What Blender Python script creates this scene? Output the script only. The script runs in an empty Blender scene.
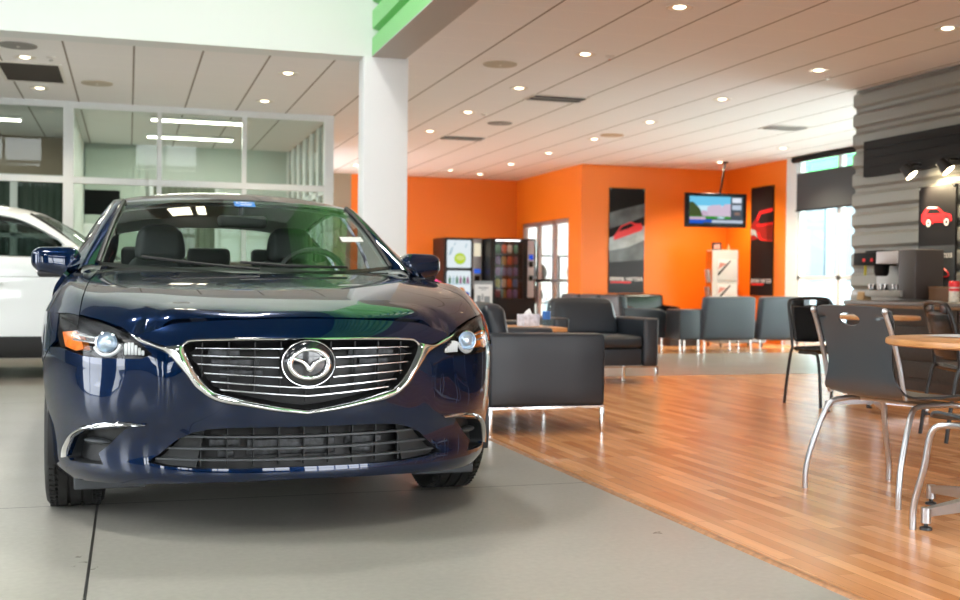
import bpy, math, random
import numpy as np
from mathutils import Vector, Matrix
from mathutils.geometry import delaunay_2d_cdt

random.seed(7)
SC = bpy.context.scene
COL = SC.collection
PI = math.pi

# ---------------------------------------------------------------- materials
def _nodes(name):
    m = bpy.data.materials.new(name); m.use_nodes = True
    nt = m.node_tree; nt.nodes.clear()
    out = nt.nodes.new('ShaderNodeOutputMaterial')
    return m, nt, out

def mat(name, col, rough=.5, metal=0., spec=.5, coat=0., coat_rough=.03, noise=None, bump=None, emit=None, estr=0., aniso=None, alpha=None):
    """Principled; noise=(scale, amount) varies the colour, bump=(scale, strength) adds grain."""
    m, nt, out = _nodes(name)
    b = nt.nodes.new('ShaderNodeBsdfPrincipled'); nt.links.new(b.outputs[0], out.inputs[0])
    b.inputs['Base Color'].default_value = (*col, 1); b.inputs['Roughness'].default_value = rough
    b.inputs['Metallic'].default_value = metal; b.inputs['Specular IOR Level'].default_value = spec
    b.inputs['Coat Weight'].default_value = coat; b.inputs['Coat Roughness'].default_value = coat_rough
    if emit: b.inputs['Emission Color'].default_value = (*emit, 1); b.inputs['Emission Strength'].default_value = estr
    if noise or bump:
        tc = nt.nodes.new('ShaderNodeTexCoord')
    if noise:
        n = nt.nodes.new('ShaderNodeTexNoise'); n.inputs['Scale'].default_value = noise[0]; n.inputs['Detail'].default_value = 5
        nt.links.new(tc.outputs['Object'], n.inputs['Vector'])
        r = nt.nodes.new('ShaderNodeValToRGB'); a = noise[1]
        r.color_ramp.elements[0].position = .3; r.color_ramp.elements[1].position = .7
        r.color_ramp.elements[0].color = (*[c*(1-a) for c in col], 1); r.color_ramp.elements[1].color = (*[min(1, c*(1+a)) for c in col], 1)
        nt.links.new(n.outputs['Fac'], r.inputs[0]); nt.links.new(r.outputs[0], b.inputs['Base Color'])
    if bump:
        n2 = nt.nodes.new('ShaderNodeTexNoise'); n2.inputs['Scale'].default_value = bump[0]; n2.inputs['Detail'].default_value = 4
        nt.links.new(tc.outputs['Object'], n2.inputs['Vector'])
        bp = nt.nodes.new('ShaderNodeBump'); bp.inputs['Strength'].default_value = bump[1]; bp.inputs['Distance'].default_value = .004
        nt.links.new(n2.outputs['Fac'], bp.inputs['Height']); nt.links.new(bp.outputs[0], b.inputs['Normal'])
    return m

def emat(name, col, s):
    m, nt, out = _nodes(name)
    e = nt.nodes.new('ShaderNodeEmission'); e.inputs[0].default_value = (*col, 1); e.inputs[1].default_value = s
    nt.links.new(e.outputs[0], out.inputs[0]); return m

def glass(name, tint=(.9, .95, .93), ior=1.5, rough=0.):
    m, nt, out = _nodes(name)
    t = nt.nodes.new('ShaderNodeBsdfTransparent'); t.inputs[0].default_value = (*tint, 1)
    g = nt.nodes.new('ShaderNodeBsdfGlossy'); g.inputs['Roughness'].default_value = rough
    f = nt.nodes.new('ShaderNodeFresnel'); ge = nt.nodes.new('ShaderNodeNewGeometry')
    io = nt.nodes.new('ShaderNodeMix'); io.inputs[2].default_value = ior; io.inputs[3].default_value = 1/ior   # same reflectance from either face
    nt.links.new(ge.outputs['Backfacing'], io.inputs[0]); nt.links.new(io.outputs[0], f.inputs[0])
    mx = nt.nodes.new('ShaderNodeMixShader')
    nt.links.new(f.outputs[0], mx.inputs[0]); nt.links.new(t.outputs[0], mx.inputs[1]); nt.links.new(g.outputs[0], mx.inputs[2])
    nt.links.new(mx.outputs[0], out.inputs[0]); return m

# ---------------------------------------------------------------- mesh builder
class MB:
    def __init__(s):
        s.v = []; s.f = []; s.m = []; s.T = None
    def add(s, verts, faces, mi=0):
        o = len(s.v)
        if s.T is not None: verts = [tuple(s.T @ Vector(p)) for p in verts]
        s.v += [tuple(p) for p in verts]
        for f in faces: s.f.append([i+o for i in f]); s.m.append(mi)
        return s
    def box(s, x0, x1, y0, y1, z0, z1, mi=0):
        p = [(x, y, z) for z in (z0, z1) for y in (y0, y1) for x in (x0, x1)]
        return s.add(p, [(0, 2, 3, 1), (4, 5, 7, 6), (0, 1, 5, 4), (2, 6, 7, 3), (0, 4, 6, 2), (1, 3, 7, 5)], mi)
    def rbox(s, x0, x1, y0, y1, z0, z1, r=.02, mi=0, n=3, puff=0., fn=None):
        """rounded box: each face a grid clustered at the edges; puff swells the faces; fn reshapes points"""
        c = np.array([(x0+x1)/2, (y0+y1)/2, (z0+z1)/2]); h = np.array([x1-x0, y1-y0, z1-z0])/2
        r = min(r, *(h*.999))
        def ticks(a):
            t = [-a+r*(1-math.cos(k/n*PI/2)) for k in range(n)]
            mid = list(np.linspace(-a+r, a-r, 5 if (puff or fn) else 2))
            return t+mid+[-q for q in reversed(t)]
        vs = []; fs = []; idx = {}
        for ax in range(3):
            u, w = (ax+1) % 3, (ax+2) % 3
            U, Wt = ticks(h[u]), ticks(h[w])
            for sg in (-1, 1):
                ids = []
                for a in U:
                    row = []
                    for b in Wt:
                        p = np.zeros(3); p[ax] = sg*h[ax]; p[u] = a; p[w] = b
                        core = np.clip(p, -(h-r), h-r); d = p-core; L = np.linalg.norm(d)
                        q = core+(d/L*r if L > 1e-9 else 0)
                        if puff:
                            k = (1-(a/h[u])**2)*(1-(b/h[w])**2); q[ax] += sg*puff*k
                        q = q+c
                        if fn: q = np.array(fn(*q))
                        key = tuple(np.round(q, 5))
                        if key not in idx: idx[key] = len(vs); vs.append(tuple(q))
                        row.append(idx[key])
                    ids.append(row)
                for i in range(len(U)-1):
                    for j in range(len(Wt)-1):
                        f = [ids[i][j], ids[i+1][j], ids[i+1][j+1], ids[i][j+1]]
                        if sg < 0: f.reverse()
                        f = [k for n_, k in enumerate(f) if k != f[n_-1]]
                        if len(set(f)) >= 3: fs.append(f)
        return s.add(vs, fs, mi)
    def cyl(s, p0, p1, r0, r1=None, n=16, mi=0, caps=True):
        r1 = r0 if r1 is None else r1
        p0, p1 = Vector(p0), Vector(p1); d = (p1-p0).normalized()
        a = d.orthogonal().normalized(); b = d.cross(a)
        vs = []
        for p, r in ((p0, r0), (p1, r1)):
            for k in range(n):
                t = 2*PI*k/n; vs.append(p+a*(r*math.cos(t))+b*(r*math.sin(t)))
        fs = [(k, (k+1) % n, n+(k+1) % n, n+k) for k in range(n)]
        if caps: fs += [tuple(range(n-1, -1, -1)), tuple(range(n, 2*n))]
        return s.add(vs, fs, mi)
    def tube(s, pts, r, n=10, mi=0, closed=False, caps=True, flat=None):
        """swept tube through pts; r number or list; flat=(up, k) squashes by k along direction up"""
        pts = [Vector(p) for p in pts]; N = len(pts)
        R = r if isinstance(r, (list, tuple)) else [r]*N
        vs = []; prev = None
        for i, p in enumerate(pts):
            if closed: t = pts[(i+1) % N]-pts[i-1]
            else: t = pts[min(i+1, N-1)]-pts[max(i-1, 0)]
            t.normalize()
            if prev is None: a = t.orthogonal().normalized()
            else:
                a = prev-t*prev.dot(t)
                a = a.normalized() if a.length > 1e-6 else t.orthogonal().normalized()
            prev = a; b = t.cross(a)
            for k in range(n):
                th = 2*PI*k/n; o = a*(R[i]*math.cos(th))+b*(R[i]*math.sin(th))
                if flat: u = Vector(flat[0]); o = o-u*(o.dot(u)*(1-flat[1]))
                vs.append(p+o)
        fs = []
        for i in range(N if closed else N-1):
            j = (i+1) % N
            for k in range(n): fs.append((i*n+k, i*n+(k+1) % n, j*n+(k+1) % n, j*n+k))
        if caps and not closed: fs += [tuple(range(n-1, -1, -1)), tuple(range((N-1)*n, N*n))]
        return s.add(vs, fs, mi)
    def lathe(s, prof, n=24, c=(0, 0, 0), axis='Z', mi=0):
        vs = []; M = len(prof)
        for k in range(n):
            t = 2*PI*k/n; ct, st = math.cos(t), math.sin(t)
            for r, z in prof:
                p = (r*ct, r*st, z) if axis == 'Z' else ((z, r*ct, r*st) if axis == 'X' else (r*st, z, r*ct))
                vs.append((p[0]+c[0], p[1]+c[1], p[2]+c[2]))
        fs = []
        for k in range(n):
            j = (k+1) % n
            for i in range(M-1):
                f = (k*M+i, j*M+i, j*M+i+1, k*M+i+1)
                fs.append(f)
        return s.add(vs, fs, mi)
    def prism(s, poly, d0, d1, axis='Z', mi=0):
        """extruded polygon; poly holds the two other coordinates in order (XY for Z, XZ for Y, YZ for X)"""
        def P(a, b, d): return (a, b, d) if axis == 'Z' else ((a, d, b) if axis == 'Y' else (d, a, b))
        n = len(poly)
        vs = [P(a, b, d0) for a, b in poly]+[P(a, b, d1) for a, b in poly]
        fs = [tuple(range(n-1, -1, -1)), tuple(range(n, 2*n))]+[(i, (i+1) % n, n+(i+1) % n, n+i) for i in range(n)]
        return s.add(vs, fs, mi)
    def quad(s, a, b, c, d, mi=0): return s.add([a, b, c, d], [(0, 1, 2, 3)], mi)
    def ball(s, c, r, nu=16, nv=10, mi=0):
        rx, ry, rz = r if isinstance(r, (tuple, list)) else (r, r, r)
        vs = [(c[0], c[1], c[2]-rz)]
        for i in range(1, nv):
            ph = -PI/2+PI*i/nv
            for k in range(nu):
                t = 2*PI*k/nu; vs.append((c[0]+rx*math.cos(ph)*math.cos(t), c[1]+ry*math.cos(ph)*math.sin(t), c[2]+rz*math.sin(ph)))
        vs.append((c[0], c[1], c[2]+rz)); fs = []
        for k in range(nu): fs.append((0, 1+(k+1) % nu, 1+k))
        for i in range(nv-2):
            for k in range(nu):
                a = 1+i*nu+k; b = 1+i*nu+(k+1) % nu; fs.append((a, b, b+nu, a+nu))
        o = 1+(nv-2)*nu
        for k in range(nu): fs.append((o+k, o+(k+1) % nu, len(vs)-1))
        return s.add(vs, fs, mi)
    def grid(s, fn, nu, nv, mi=0, flip=False):
        vs = [fn(i/nu, j/nv) for i in range(nu+1) for j in range(nv+1)]; fs = []
        for i in range(nu):
            for j in range(nv):
                a = i*(nv+1)+j; f = (a, a+nv+1, a+nv+2, a+1); fs.append(f[::-1] if flip else f)
        return s.add(vs, fs, mi)
    def build(s, name, mats, parent=None, angle=40, fix=False):
        me = bpy.data.meshes.new(name); me.from_pydata(s.v, [], s.f); me.update()
        for m in (mats if isinstance(mats, (list, tuple)) else [mats]): me.materials.append(m)
        for p, mi in zip(me.polygons, s.m): p.material_index = mi; p.use_smooth = True
        if fix:
            import bmesh
            bm = bmesh.new(); bm.from_mesh(me); bmesh.ops.recalc_face_normals(bm, faces=bm.faces); bm.to_mesh(me); bm.free()
        me.set_sharp_from_angle(angle=math.radians(angle))
        o = bpy.data.objects.new(name, me); COL.objects.link(o)
        if parent: o.parent = parent
        return o

def tag(o, label, cat, group=None, kind=None):
    o['label'] = label; o['category'] = cat
    if group: o['group'] = group
    if kind: o['kind'] = kind
    return o
def thing(name, label, cat, loc=(0, 0, 0), rz=0., group=None):
    o = bpy.data.objects.new(name, None); COL.objects.link(o); o.empty_display_size = .1
    o.location = loc; o.rotation_euler = (0, 0, rz)
    return tag(o, label, cat, group)
def struct(o, label=None, cat=None):
    o['kind'] = 'structure'
    if label: o['label'] = label
    if cat: o['category'] = cat
    return o
def dup(root, loc, rz=None, label=None, group=None):
    def cp(o, par):
        c = o.copy(); COL.objects.link(c); c.parent = par
        for ch in KIDS.get(o.name, []): cp(ch, c)
        return c
    KIDS = {}
    for o in bpy.data.objects:
        if o.parent: KIDS.setdefault(o.parent.name, []).append(o)
    r = cp(root, root.parent); r.location = loc
    if rz is not None: r.rotation_euler = (0, 0, rz)
    if label: r['label'] = label
    if group: r['group'] = group
    return r

def spline(xs, ys):
    xs = np.array(xs, float); ys = np.array(ys, float); n = len(xs)
    h = np.diff(xs); A = np.zeros((n, n)); r = np.zeros(n); A[0, 0] = A[-1, -1] = 1
    for i in range(1, n-1):
        A[i, i-1] = h[i-1]; A[i, i] = 2*(h[i-1]+h[i]); A[i, i+1] = h[i]
        r[i] = 6*((ys[i+1]-ys[i])/h[i]-(ys[i]-ys[i-1])/h[i-1])
    m = np.linalg.solve(A, r)
    def f(x):
        x = np.asarray(x, float); i = np.clip(np.searchsorted(xs, x)-1, 0, n-2)
        a = xs[i+1]-x; b = x-xs[i]; hh = h[i]
        lin = (m[i]*a**3+m[i+1]*b**3)/(6*hh)+(ys[i]/hh-m[i]*hh/6)*a+(ys[i+1]/hh-m[i+1]*hh/6)*b
        s0 = (ys[1]-ys[0])/h[0]-h[0]*m[1]/6; s1 = (ys[-1]-ys[-2])/h[-1]+h[-1]*m[-2]/6
        lin = np.where(x < xs[0], ys[0]+s0*(x-xs[0]), lin)
        return np.where(x > xs[-1], ys[-1]+s1*(x-xs[-1]), lin)
    return f
def resample(pts, step):
    out = []
    for i in range(len(pts)):
        a = np.array(pts[i], float); b = np.array(pts[(i+1) % len(pts)], float)
        n = max(1, int(math.ceil(np.linalg.norm(b-a)/step)))
        out += [tuple(a+(b-a)*k/n) for k in range(n)]
    return out
def smooth_poly(pts, n=4):
    """open polyline through pts (Catmull-Rom)"""
    P = [np.array(p, float) for p in pts]; P = [2*P[0]-P[1]]+P+[2*P[-1]-P[-2]]; out = []
    for i in range(1, len(P)-2):
        for k in range(n):
            t = k/n; a, b, c, d = P[i-1:i+3]
            out.append(tuple(.5*(2*b+(c-a)*t+(2*a-5*b+4*c-d)*t*t+(3*b-a-3*c+d)*t**3)))
    out.append(tuple(P[-2])); return out
def inside(p, poly):
    c = False; x, y = p; n = len(poly); j = n-1
    for i in range(n):
        xi, yi = poly[i]; xj, yj = poly[j]
        if (yi > y) != (yj > y) and x < (xj-xi)*(y-yi)/(yj-yi)+xi: c = not c
        j = i
    return c
# ---------------------------------------------------------------- car body surfaces (x across, y rearwards from the nose, z up)
NN, LF, LR, YREAR = 2.3, .85, .62, 4.0
def _plan():
    th = np.linspace(0, PI/2, 3000)
    px = np.sin(th)**(2/NN); py = LF*(1-np.cos(th)**(2/NN))
    yr = np.linspace(LF, YREAR, 200)[1:]
    rx = np.cos(th)**(2/3.); ry = YREAR+LR*np.sin(th)**(2/3.)
    X = np.concatenate([px, np.ones(len(yr)), rx[1:]]); Y = np.concatenate([py, yr, ry[1:]])
    s = np.concatenate([[0], np.cumsum(np.hypot(np.diff(X)*.92, np.diff(Y)))])
    return s, X, Y
PS, PX, PY = _plan(); S_F = 1.4276; S_END = float(PS[-1])
CW = spline([.15, .21, .27, .37, .47, .58, .68, .76, .82, .86], [.85, .885, .90, .912, .918, .920, .920, .915, .905, .885])
CY0 = spline([.15, .19, .225, .26, .31, .37, .43, .50, .575, .64, .70, .745, .785, .82, .86], [.11, .062, .032, .030, .038, .036, .020, .010, .004, .004, .016, .042, .082, .125, .19])
def _sm(t): t = np.clip(t, 0, 1); return t*t*(3-2*t)
def skin(p, d=0.):
    """front, flank and tail: p = (arc length from the nose centre, height); d moves inward"""
    p = np.asarray(p, float).reshape(-1, 2); a = np.abs(p[:, 0]); z = p[:, 1]; sg = np.sign(p[:, 0])
    fade = np.clip((S_END-a)/1.0, 0, 1)
    q = np.stack([sg*np.interp(a, PS, PX)*CW(z), CY0(z)*(2*fade-1)+np.interp(a, PS, PY), z], -1)
    # cheek hollow over the fog pocket and the ledge under it
    sh = np.exp(-((a-.80)/.20)**2); q[:, 1] -= .020*sh*_sm((.62-z)/.17)*_sm((z-.395)/.03)
    q[:, 1] -= .010*np.exp(-((a-.50)/.05)**2)*np.exp(-((z-.54)/.12)**2)
    if d: q = q-skin_n(p)*d
    return q
def skin_n(p):
    p = np.asarray(p, float).reshape(-1, 2); e = 2e-3
    ds = skin(p+[e, 0])-skin(p-[e, 0]); dz = skin(p+[0, e])-skin(p-[0, e])
    n = np.cross(ds, dz); n /= np.linalg.norm(n, axis=1)[:, None]+1e-12
    return n
def s_of_y(y, z): return S_F+(y-LF-float(CY0(z)))   # flank arc length of a station y at height z
# top: hood and fenders as a height field over (x, y)
_ZC = spline([.095, .12, .16, .22, .30, .45, .60, .90, 1.22, 1.6], [.789, .806, .821, .836, .851, .876, .899, .935, .964, 1.000])
_ZR = spline([.095, .2, .35, .6, 1.0, 1.6], [.789, .782, .784, .797, .810, .822])
def _sm(t): t = np.clip(t, 0, 1); return t*t*(3-2*t)
_yx = PY[PY < 3.0]+float(CY0(.785)); _xx = PX[PY < 3.0]*.911
def topz(p):
    p = np.asarray(p, float).reshape(-1, 2); y = np.maximum(p[:, 1], .09)
    xr = np.maximum(np.interp(y, _yx, _xx), .05); q = np.clip(p[:, 0]/xr, -1.12, 1.12)
    q = np.abs(q); zc = _ZC(y); dr = zc-_ZR(y)
    k = _sm((y-.22)/.32); z = zc-dr*((1-k)*(.12*q**2+.88*q**7)+k*(.12*q**2+.35*q**7+.53*q**16))
    z = z+.036*_sm((y-.40)/.5)*np.exp(-((q-.915)/.06)**2)*_sm((1.02-q)/.06)
    return np.stack([p[:, 0], p[:, 1], z], -1)
# shoulder between flank and window sill
_SE = [0, .25, .5, .75, 1.]
_SX = spline(_SE, [.905, .902, .890, .868, .845]); _SZ = spline(_SE, [.82, .862, .903, .938, .965])
def shoulder(p):
    """p = (y, e*.15), right side"""
    p = np.asarray(p, float).reshape(-1, 2); e = p[:, 1]/.15
    up = np.clip((p[:, 0]-1.5)/2.7, 0, 1)*.04*np.clip(e, 0, 1)
    return np.stack([_SX(e), p[:, 0], _SZ(e)+up], -1)
_RY = [1.50, 1.75, 2.0, 2.2, 2.45, 2.8, 3.2, 3.6, 4.0, 4.25]
RAILX = spline(_RY, [.795, .745, .690, .645, .628, .622, .610, .590, .590, .620])
RAILZ = spline(_RY, [.972, 1.100, 1.228, 1.315, 1.360, 1.376, 1.350, 1.272, 1.130, 1.020])
def belt(y): return np.array([.845, y, .965+np.clip((y-1.5)/2.7, 0, 1)*.04])
def rail(y): return np.array([float(RAILX(y)), y, float(RAILZ(y))])
def sideglass(p):
    """p = (y, v): v from sill 0 to roof rail 1, right side"""
    p = np.asarray(p, float).reshape(-1, 2); v = p[:, 1]
    b = np.array([belt(y) for y in p[:, 0]]); r = np.array([rail(y) for y in p[:, 0]])
    return b*(1-v[:, None])+r*v[:, None]+np.stack([.025*np.sin(PI*np.clip(v, 0, 1)), 0*v, 0*v], -1)
def wscreen(p):
    """windscreen: p = (a, b), a across -1..1, b from cowl 0 to header 1"""
    p = np.asarray(p, float).reshape(-1, 2); a, b = p[:, 0], p[:, 1]; aa = np.abs(a)
    x = a*(.705*(1-b)+.580*b)
    y = (1.26+.35*aa**2.2)*(1-b)+(2.0+.12*aa**2.2)*b
    z = (.957+.045*aa**2)*(1-b)+(1.352-.024*aa**2)*b+.022*np.sin(PI*np.clip(b, -.1, 1.1))
    return np.stack([x, y, z], -1)
_RZC = spline([2.0, 2.2, 2.5, 2.9, 3.3, 3.75], [1.352, 1.392, 1.422, 1.422, 1.392, 1.318])
def roof(p):
    p = np.asarray(p, float).reshape(-1, 2); a, b = p[:, 0], p[:, 1]; aa = np.abs(a)
    ys = 2.2+1.45*b; yc = 2.0+1.75*b; xr = RAILX(ys); zr = RAILZ(ys)
    # the front edge follows the windscreen header before running into the rail
    xr = xr*(1-np.clip(1-b*8, 0, 1)**2*.06)
    return np.stack([a*xr, ys+(yc-ys)*(1-aa**2.2), zr+(_RZC(yc)-zr)*(1-aa**2.4)], -1)
def rscreen(p):
    p = np.asarray(p, float).reshape(-1, 2); a, b = p[:, 0], p[:, 1]; aa = np.abs(a)
    x = a*(.565*(1-b)+.60*b); y = (3.75-.10*aa**2)*(1-b)+(4.30-.12*aa**2)*b
    z = (1.318-.05*aa**2.4)*(1-b)+(1.075-.02*aa**2)*b+.012*np.sin(PI*b)
    return np.stack([x, y, z], -1)
def deck(p):
    """boot lid: p = (a, b), a across -1..1, b from the rear screen 0 to the tail edge 1"""
    p = np.asarray(p, float).reshape(-1, 2); a, b = p[:, 0], p[:, 1]; aa = np.abs(a)
    ye = np.interp(aa*.92, PX[::-1][:2999]*.92, PY[::-1][:2999]) - .06
    x = a*(.60*(1-b)+.905*b**1.0) ; x = a*(.62+(.88-.62)*np.sqrt(np.clip(b, 0, 1)))
    y = 4.28-.12*aa**2+(ye-4.28+.12*aa**2)*b
    z = (1.075-.02*aa**2)*(1-b)+1.04*b-(.03+.17*aa**6)*b**3
    return np.stack([x, y, z], -1)

class Panels:
    """collects trimmed pieces of the surfaces above, with smooth analytic normals, into one mesh"""
    def __init__(s, xf=(1, 1, 1)): s.v = []; s.n = []; s.f = []; s.m = []; s.xf = np.array(xf, float)
    def _nrm(s, surf, P, flip):
        e = 2e-3
        a = surf(P+[e, 0])-surf(P-[e, 0]); b = surf(P+[0, e])-surf(P-[0, e])
        n = np.cross(a, b)/s.xf[None, :]**0
        n = np.cross(a*s.xf, b*s.xf); n /= np.linalg.norm(n, axis=1)[:, None]+1e-12
        return -n if flip else n
    def piece(s, surf, poly, holes=(), step=.035, skirt=.018, mi=0, mirror=0, flip=False, off=0., bstep=None, xsign=1, skirt_mi=None):
        B = resample(poly, bstep or step*.6); loops = [B]+[resample(h, bstep or step*.6) for h in holes]
        pts = []; edges = []
        for L in loops:
            o = len(pts); pts += L; edges += [(o+i, o+(i+1) % len(L)) for i in range(len(L))]
        nb = len(pts); arr = np.array(pts)
        x0, y0 = arr.min(0); x1, y1 = arr.max(0)
        for x in np.arange(x0+step*.5, x1, step):
            for y in np.arange(y0+step*.5, y1, step):
                if inside((x, y), B) and not any(inside((x, y), h) for h in loops[1:]) and np.min((arr[:, 0]-x)**2+(arr[:, 1]-y)**2) > (step*.45)**2:
                    pts.append((x, y))
        co, _, tri, ov, _, _ = delaunay_2d_cdt([Vector(p) for p in pts], edges, [], 0, 1e-6)
        P = np.array([tuple(c) for c in co]); keep = []
        for t in tri:
            c = P[list(t)].mean(0)
            if inside(c, B) and not any(inside(c, h) for h in loops[1:]): keep.append(list(t))
        V = surf(P); N = s._nrm(surf, P, flip)
        V = (V-N*off)*1.
        # skirt from the trimmed rims
        sk_v = []; sk_n = []; sk_f = []
        if skirt:
            o = 0
            for li, L in enumerate(loops):
                n = len(L); A = np.array(L)
                VV = surf(A); NN_ = s._nrm(surf, A, flip); VV = VV-NN_*off
                T = np.roll(VV, -1, 0)-np.roll(VV, 1, 0); T /= np.linalg.norm(T, axis=1)[:, None]+1e-9
                ar = .5*np.sum(A[:, 0]*np.roll(A[:, 1], -1)-np.roll(A[:, 0], -1)*A[:, 1])
                side = np.cross(T, NN_)*(1 if (ar > 0) != (li > 0) else -1)*(-1 if flip else 1)
                b0 = len(sk_v)
                for q, nn_, sd in zip(VV, NN_, side):
                    sk_v += [q, q-nn_*skirt]; sk_n += [sd, sd]
                for i in range(n):
                    j = (i+1) % n; sk_f.append([b0+2*i, b0+2*j, b0+2*j+1, b0+2*i+1])
        VA = np.concatenate([V]+([np.array(sk_v)] if sk_v else [])); NA = np.concatenate([N]+([np.array(sk_n)] if sk_n else []))
        F = keep+[[k+len(V) for k in f] for f in sk_f]
        M = [mi]*len(keep)+[mi if skirt_mi is None else skirt_mi]*len(sk_f)
        for sg in ((1, -1) if mirror else (xsign,)):
            o = len(s.v); m = np.array([sg, 1, 1])
            s.v += [tuple(q) for q in VA*m*s.xf]; s.n += [tuple(q) for q in NA*m]
            for f, mm in zip(F, M):
                g = [k+o for k in f]
                a, b, c = (VA[f[0]]*m, VA[f[1]]*m, VA[f[2]]*m)
                if np.dot(np.cross(b-a, c-a), NA[f[0]]*m) < 0: g.reverse()
                s.f.append(g); s.m.append(mm)
        return s
    def build(s, name, mats, parent=None):
        me = bpy.data.meshes.new(name); me.from_pydata(s.v, [], s.f); me.update()
        for m in (mats if isinstance(mats, (list, tuple)) else [mats]): me.materials.append(m)
        for p, mi in zip(me.polygons, s.m): p.material_index = mi; p.use_smooth = True
        me.normals_split_custom_set_from_vertices([Vector(n) for n in s.n])
        o = bpy.data.objects.new(name, me); COL.objects.link(o)
        if parent: o.parent = parent
        return o

# outlines on the nose, right half, in (arc length, height)
LAMP = [(1.036, .797), (.965, .800), (.88, .791), (.775, .776), (.70, .757), (.646, .738), (.592, .705), (.545, .667), (.588, .650), (.672, .648), (.76, .647), (.847, .651), (.948, .667), (1.003, .676), (1.033, .722), (1.037, .769)]
GRILLE = [(0, .722), (.2, .7215), (.40, .716), (.435, .692), (.412, .643), (.385, .60), (.343, .548), (.27, .522), (.166, .499), (.061, .479), (0, .472)]
RING_O = [(.633, .735), (.608, .715), (.567, .698), (.517, .682), (.483, .666), (.454, .632), (.416, .586), (.393, .554), (.374, .539), (.343, .516), (.296, .497), (.218, .484), (.113, .465), (0, .453)]
RING_I = [(.633, .736), (.604, .7245), (.562, .713), (.500, .694), (.441, .700), (.425, .668), (.400, .622), (.376, .586), (.353, .560), (.322, .537), (.275, .5235), (.205, .507), (.106, .488), (0, .472)]
SHUT = [(.587, .737), (.521, .755), (.484, .769), (.45, .775), (.38, .781), (.315, .785), (.15, .791), (0, .793)]
INTAKE = [(0, .409), (.14, .41), (.257, .409), (.345, .404), (.40, .391), (.455, .366), (.523, .314), (.572, .283), (.517, .272), (.396, .265), (.236, .264), (0, .265)]
FOGT = [(1.030, .262), (1.005, .300), (.942, .354), (.888, .384), (.818, .403), (.695, .422), (.565, .421)]
FOGIN = [(.985, .272), (.912, .350), (.844, .381), (.640, .406), (.728, .334), (.782, .301), (.765, .262), (.962, .258)]
def _rimfix():
    R = skin(RIM); T = topz(R[:, :2]); return R, R[:, 2]-T[:, 2]
def top(p):
    """height field eased onto the rim curve so bonnet and wings meet lamps and nose"""
    q = topz(p); R, D = _RF; ax = np.abs(q[:, 0])
    d2 = (ax[:, None]-R[None, :, 0])**2+(q[:, 1][:, None]-R[None, :, 1])**2
    w = np.exp(-d2/(2*.022**2))+1e-12; dz = (w*D[None, :]).sum(1)/w.sum(1); dm = np.sqrt(d2.min(1))
    q[:, 2] += dz*np.exp(-(dm/.09)**2); return q
def mir(p): return [(-a, b) for a, b in p]
def sym(half):
    """closed outline from a right half that starts and ends on the centre line"""
    return half+mir(half[-2:0:-1])
RIM = [(s_, float(np.interp(s_, [0, .15, .315, .38, .45, .484, .521, .587, .646, .70, .775, .88, .965, 1.037, 1.2, 1.45, 1.7, 2.2], [.793, .791, .785, .781, .775, .769, .755, .737, .738, .757, .776, .791, .80, .797, .80, .806, .813, .822]))) for s_ in np.arange(0, 2.24, .02)]
_RF = _rimfix()
def rim_xy(s0, s1):
    q = skin([r for r in RIM if s0-1e-6 <= r[0] <= s1+1e-6]); return [(float(a), float(b)) for a, b, _ in q]
def arch(cy, r, z0, cz=.335, n=18):
    """wheel-arch arc over (y, z), front foot to rear foot at height z0"""
    a0 = math.asin(max(-1, min(1, (z0-cz)/r)))
    t0 = PI-a0
    return [(cy+r*math.cos(t0+(a0-t0)*k/n), cz+r*math.sin(t0+(a0-t0)*k/n)) for k in range(n+1)]
def flank(pts): return [(s_of_y(y, z), z) for y, z in pts]

def ring_sweep(O, I, h=.014, n=8, d0=0., per=6, close=True):
    """rounded band between two outlines lying on the nose, both halves in one mesh"""
    o = smooth_poly(O, per); i = smooth_poly(I, per); mb = MB()
    o = o+mir(o[-2::-1]); i = i+mir(i[-2::-1])
    o, i = np.array(o), np.array(i); vs = []; M = len(o)
    for k in range(n+1):
        w = k/n; P = o*(1-w)+i*w
        vs.append(skin(P)-skin_n(P)*d0+skin_n(P)*(h*math.sin(PI*w)**.7))
    fs = []
    for a in range(n):
        for b in range(M-1): fs.append((a*M+b, a*M+b+1, (a+1)*M+b+1, (a+1)*M+b))
    return mb.add(np.concatenate(vs).tolist(), fs)
def half_sweep(O, I, h=.01, n=6, per=5, sg=1):
    o, i = np.array(smooth_poly(O, per)), np.array(smooth_poly(I, per)); mb = MB(); vs = []; M = len(o)
    for k in range(n+1):
        w = k/n; P = (o*(1-w)+i*w); q = skin(P)+skin_n(P)*(h*math.sin(PI*w)**.7); q[:, 0] *= sg; vs.append(q)
    fs = [(a*M+b, a*M+b+1, (a+1)*M+b+1, (a+1)*M+b) for a in range(n) for b in range(M-1)]
    return mb.add(np.concatenate(vs).tolist(), fs)

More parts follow.
